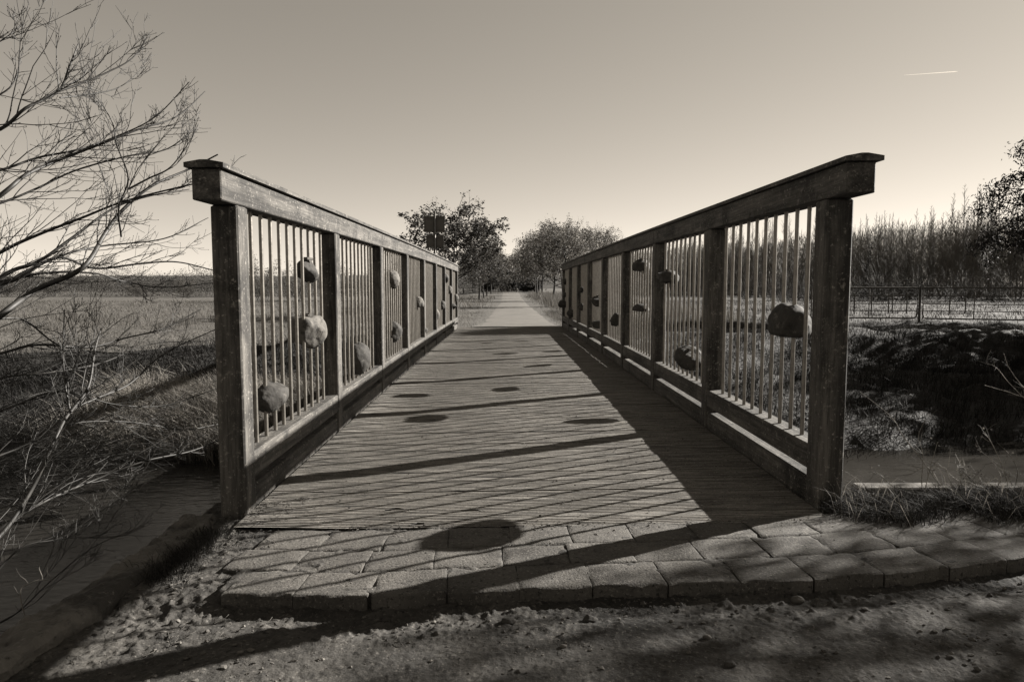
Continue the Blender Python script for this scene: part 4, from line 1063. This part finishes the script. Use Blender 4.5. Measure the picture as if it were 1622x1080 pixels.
sh = leafy_tree('alder_tree', 411, 5.2, 1.15, 2.2, 22, 4200, .08, m_leaf, gaps=.2, jit=.1)
place(sh, 8.2, 4.75, 1.0, 0, 'thin alder out of frame right of the bridge', 'tree')
place(copy_tree(sh), 6.9, 4.1, .9, 2.3, 'small alder added out of frame to shade the right pavers', 'tree')  # unseen copy added to darken the right-hand pavers
place(copy_tree(sh), 11.6, 5.7, 1.3, 1.3, 'taller alder added out of frame to shade the lower right', 'tree')  # unseen copy added for soft shade on the lower right ground

# ---------------------------------------------------------------- field gates
def gate(xa, ya, xb, yb, label, stile_at=(0, 1), hgt=1.06, rnd=True):
    z0 = -0.22; L = math.hypot(xb - xa, yb - ya); u_ = np.array([xb - xa, yb - ya]) / L
    root = empty('field_gate', (xa, ya, z0)); tag(root, label, 'gate', 'tubular steel gates')
    fr, ba, sl = MB(), MB(), MB()
    def P(t, z): return (u_[0] * L * t, u_[1] * L * t, z)
    c = .12 / L
    fr.tube([P(0, 0), P(0, hgt)], .026, 8); 
    fr.tube(catmull([P(0, hgt), P(.5, hgt), P(1, hgt)], 3), .026, 8)
    fr.tube([P(1, hgt), P(1, .14), P(1 - c * .3, .04), P(1 - c, 0), P(0, 0)], .026, 8)
    for z in (.26, .50, .78): ba.tube([P(0, z), P(1, z)], .016, 6)
    for t in stile_at: sl.tube([P(t, 0), P(t, hgt)], .017, 6)
    fr.build('frame', m_gate, root, True); ba.build('bars', m_gate, root, True)
    if stile_at: sl.build('stile', m_gate, root, True)
    return root
gp = on_y(1456, 470, 23.6); 
gate(10.9, 24.2, gp[0] - .05, 23.6, 'left field gate with rounded lower corner, reaching behind the right bridge post', (.55,))
gate(gp[0] + 3.75, 22.0, gp[0] + .12, 23.55, 'right field gate running out of frame under the evergreen', (.22, .62))
for x_, y_, lab in [(gp[0] + .03, 23.6, 'wooden gate post where the two steel gates meet')]:
    pb = MB(); pb.box((-.035, -.035, 0), (.035, .035, 1.31), bev=.01); o = pb.build('gate_post', m_woodz, loc=(0, 0, 0)); o.location = (x_, y_, -.42); tag(o, lab, 'post')
fp = None
for i, px in enumerate((1354, 1381, 1408, 1414, 1437, 1505, 1530)):
    c = on_y(px, 470, 31 + i * .2)
    if fp is None:
        pb = MB(); pb.box((-.022, -.022, 0), (.022, .022, 1.05), bev=.004); fp = pb.build('fence_post', m_woodz); o = fp
    else: o = fp.copy(); S.collection.objects.link(o)
    o.location = (c[0], c[1], float(ground_z(c[0], c[1])) - .05); tag(o, ('thin paddock post, leftmost, close to the right bridge post', 'thin paddock post, second from the right bridge post', 'thin paddock post behind the middle of the left gate', 'thin paddock post close right of the one behind the gate middle', 'thin paddock post just left of where the gates meet', 'thin paddock post behind the right gate, the nearer of two', 'thin paddock post farthest right behind the right gate')[i], 'post', 'paddock fence posts')
pg = None
# ---------------------------------------------------------------- road sign (back)
sg = empty('road_sign', (-2.14, 21, float(ground_z(-2.14, 21)))); tag(sg, 'back of a two-plate road sign on a metal pole before the oak', 'sign')
mb = MB(); mb.tube([(0, 0, -.1), (0, 0, 3.15)], .035, 10, cap=True); mb.build('pole', m_pole, sg, True)
def plate(x0, x1, z0, z1, y):
    mb = MB(); mb.box((x0, y, z0), (x1, y + .012, z1), bev=.003); o = mb.build('sign_plate', m_sign, sg)
    fr = MB()
    for (a, b) in (((x0, y - .022, z0 + .03), (x1, y - .001, z0 + .07)), ((x0, y - .022, z1 - .07), (x1, y - .001, z1 - .03))): fr.box(a, b)
    fr.box((x0 - .004, y - .02, z0), (x0 + .014, y - .001, z1)); fr.box((x1 - .014, y - .02, z0), (x1 + .004, y - .001, z1))
    f = fr.build('bracket', m_pole, o)
gz = sg.location.z
plate(-.32, .30, 2.53 - gz, 3.02 - gz, .05); plate(-.26, .26, 2.07 - gz, 2.44 - gz, .05)

# ---------------------------------------------------------------- bits at the end of the path
def bollard(px, Y, h, lab):
    c = on_y(px, 460, Y); mb = MB(); mb.box((-.07, -.07, 0), (.07, .07, h), bev=.02); o = mb.build('bollard', m_rock2)
    o.location = (c[0], c[1], float(ground_z(c[0], c[1]))); tag(o, lab, 'bollard')
bollard(794.6, 104, .75, 'small pale post left of the path end'); bollard(818, 100, .6, 'small pale post right of the path end')
mb = MB(); mb.box((-.8, -.1, .12), (.9, .1, .34), bev=.02); mb.box((-.6, -.08, -.05), (-.45, .08, .12)); mb.box((.5, -.08, -.05), (.65, .08, .12))
o = mb.build('timber_barrier', m_bark); o.location = (.9, 112, float(ground_z(.9, 112))); tag(o, 'dark low timber barrier across the path end', 'barrier')
pt = empty('picnic_table', (-5.0, 96, float(ground_z(-5, 96)))); tag(pt, 'pale picnic table at the back of the meadow left of the path', 'table')
mb = MB(); mb.box((-1.1, -.4, .7), (1.1, .4, .78)); mb.build('tabletop', m_rock2, pt)
for s_ in (-1, 1):
    mb = MB(); mb.box((-1.1, s_ * .75 - .14, .42), (1.1, s_ * .75 + .14, .48)); mb.build('bench', m_rock2, pt)
    mb = MB(); mb.tube([(s_ * .8, -.8, 0), (s_ * .8, -.1, .7)], .05, 6); mb.tube([(s_ * .8, .8, 0), (s_ * .8, .1, .7)], .05, 6); mb.build('leg', m_bark, pt)

# ---------------------------------------------------------------- vapour trail
ct = MB(); a = on_y(1432, 119.5, 4000); b = on_y(1517, 113.5, 4000)
tt = np.linspace(0, 1, 20); P = a[None] * (1 - tt[:, None]) + b[None] * tt[:, None]; P[:, 2] += rng.normal(0, .12, 20)
wd = (1.0 + 7.0 * tt ** .7) * (1 - smooth(.96, 1.0, tt) * .8); pr = unit(np.cross(b - a, [0, 0, 1.0]))
ct.grid(*[np.stack([P[:, q] - pr[q] * wd, P[:, q] + pr[q] * wd]) for q in range(3)])
tag(ct.build('contrail', m_white), 'short white vapour trail high in the right sky', kind='stuff')

for o in S.objects:
    if '_w' in o.keys(): del o['_w']
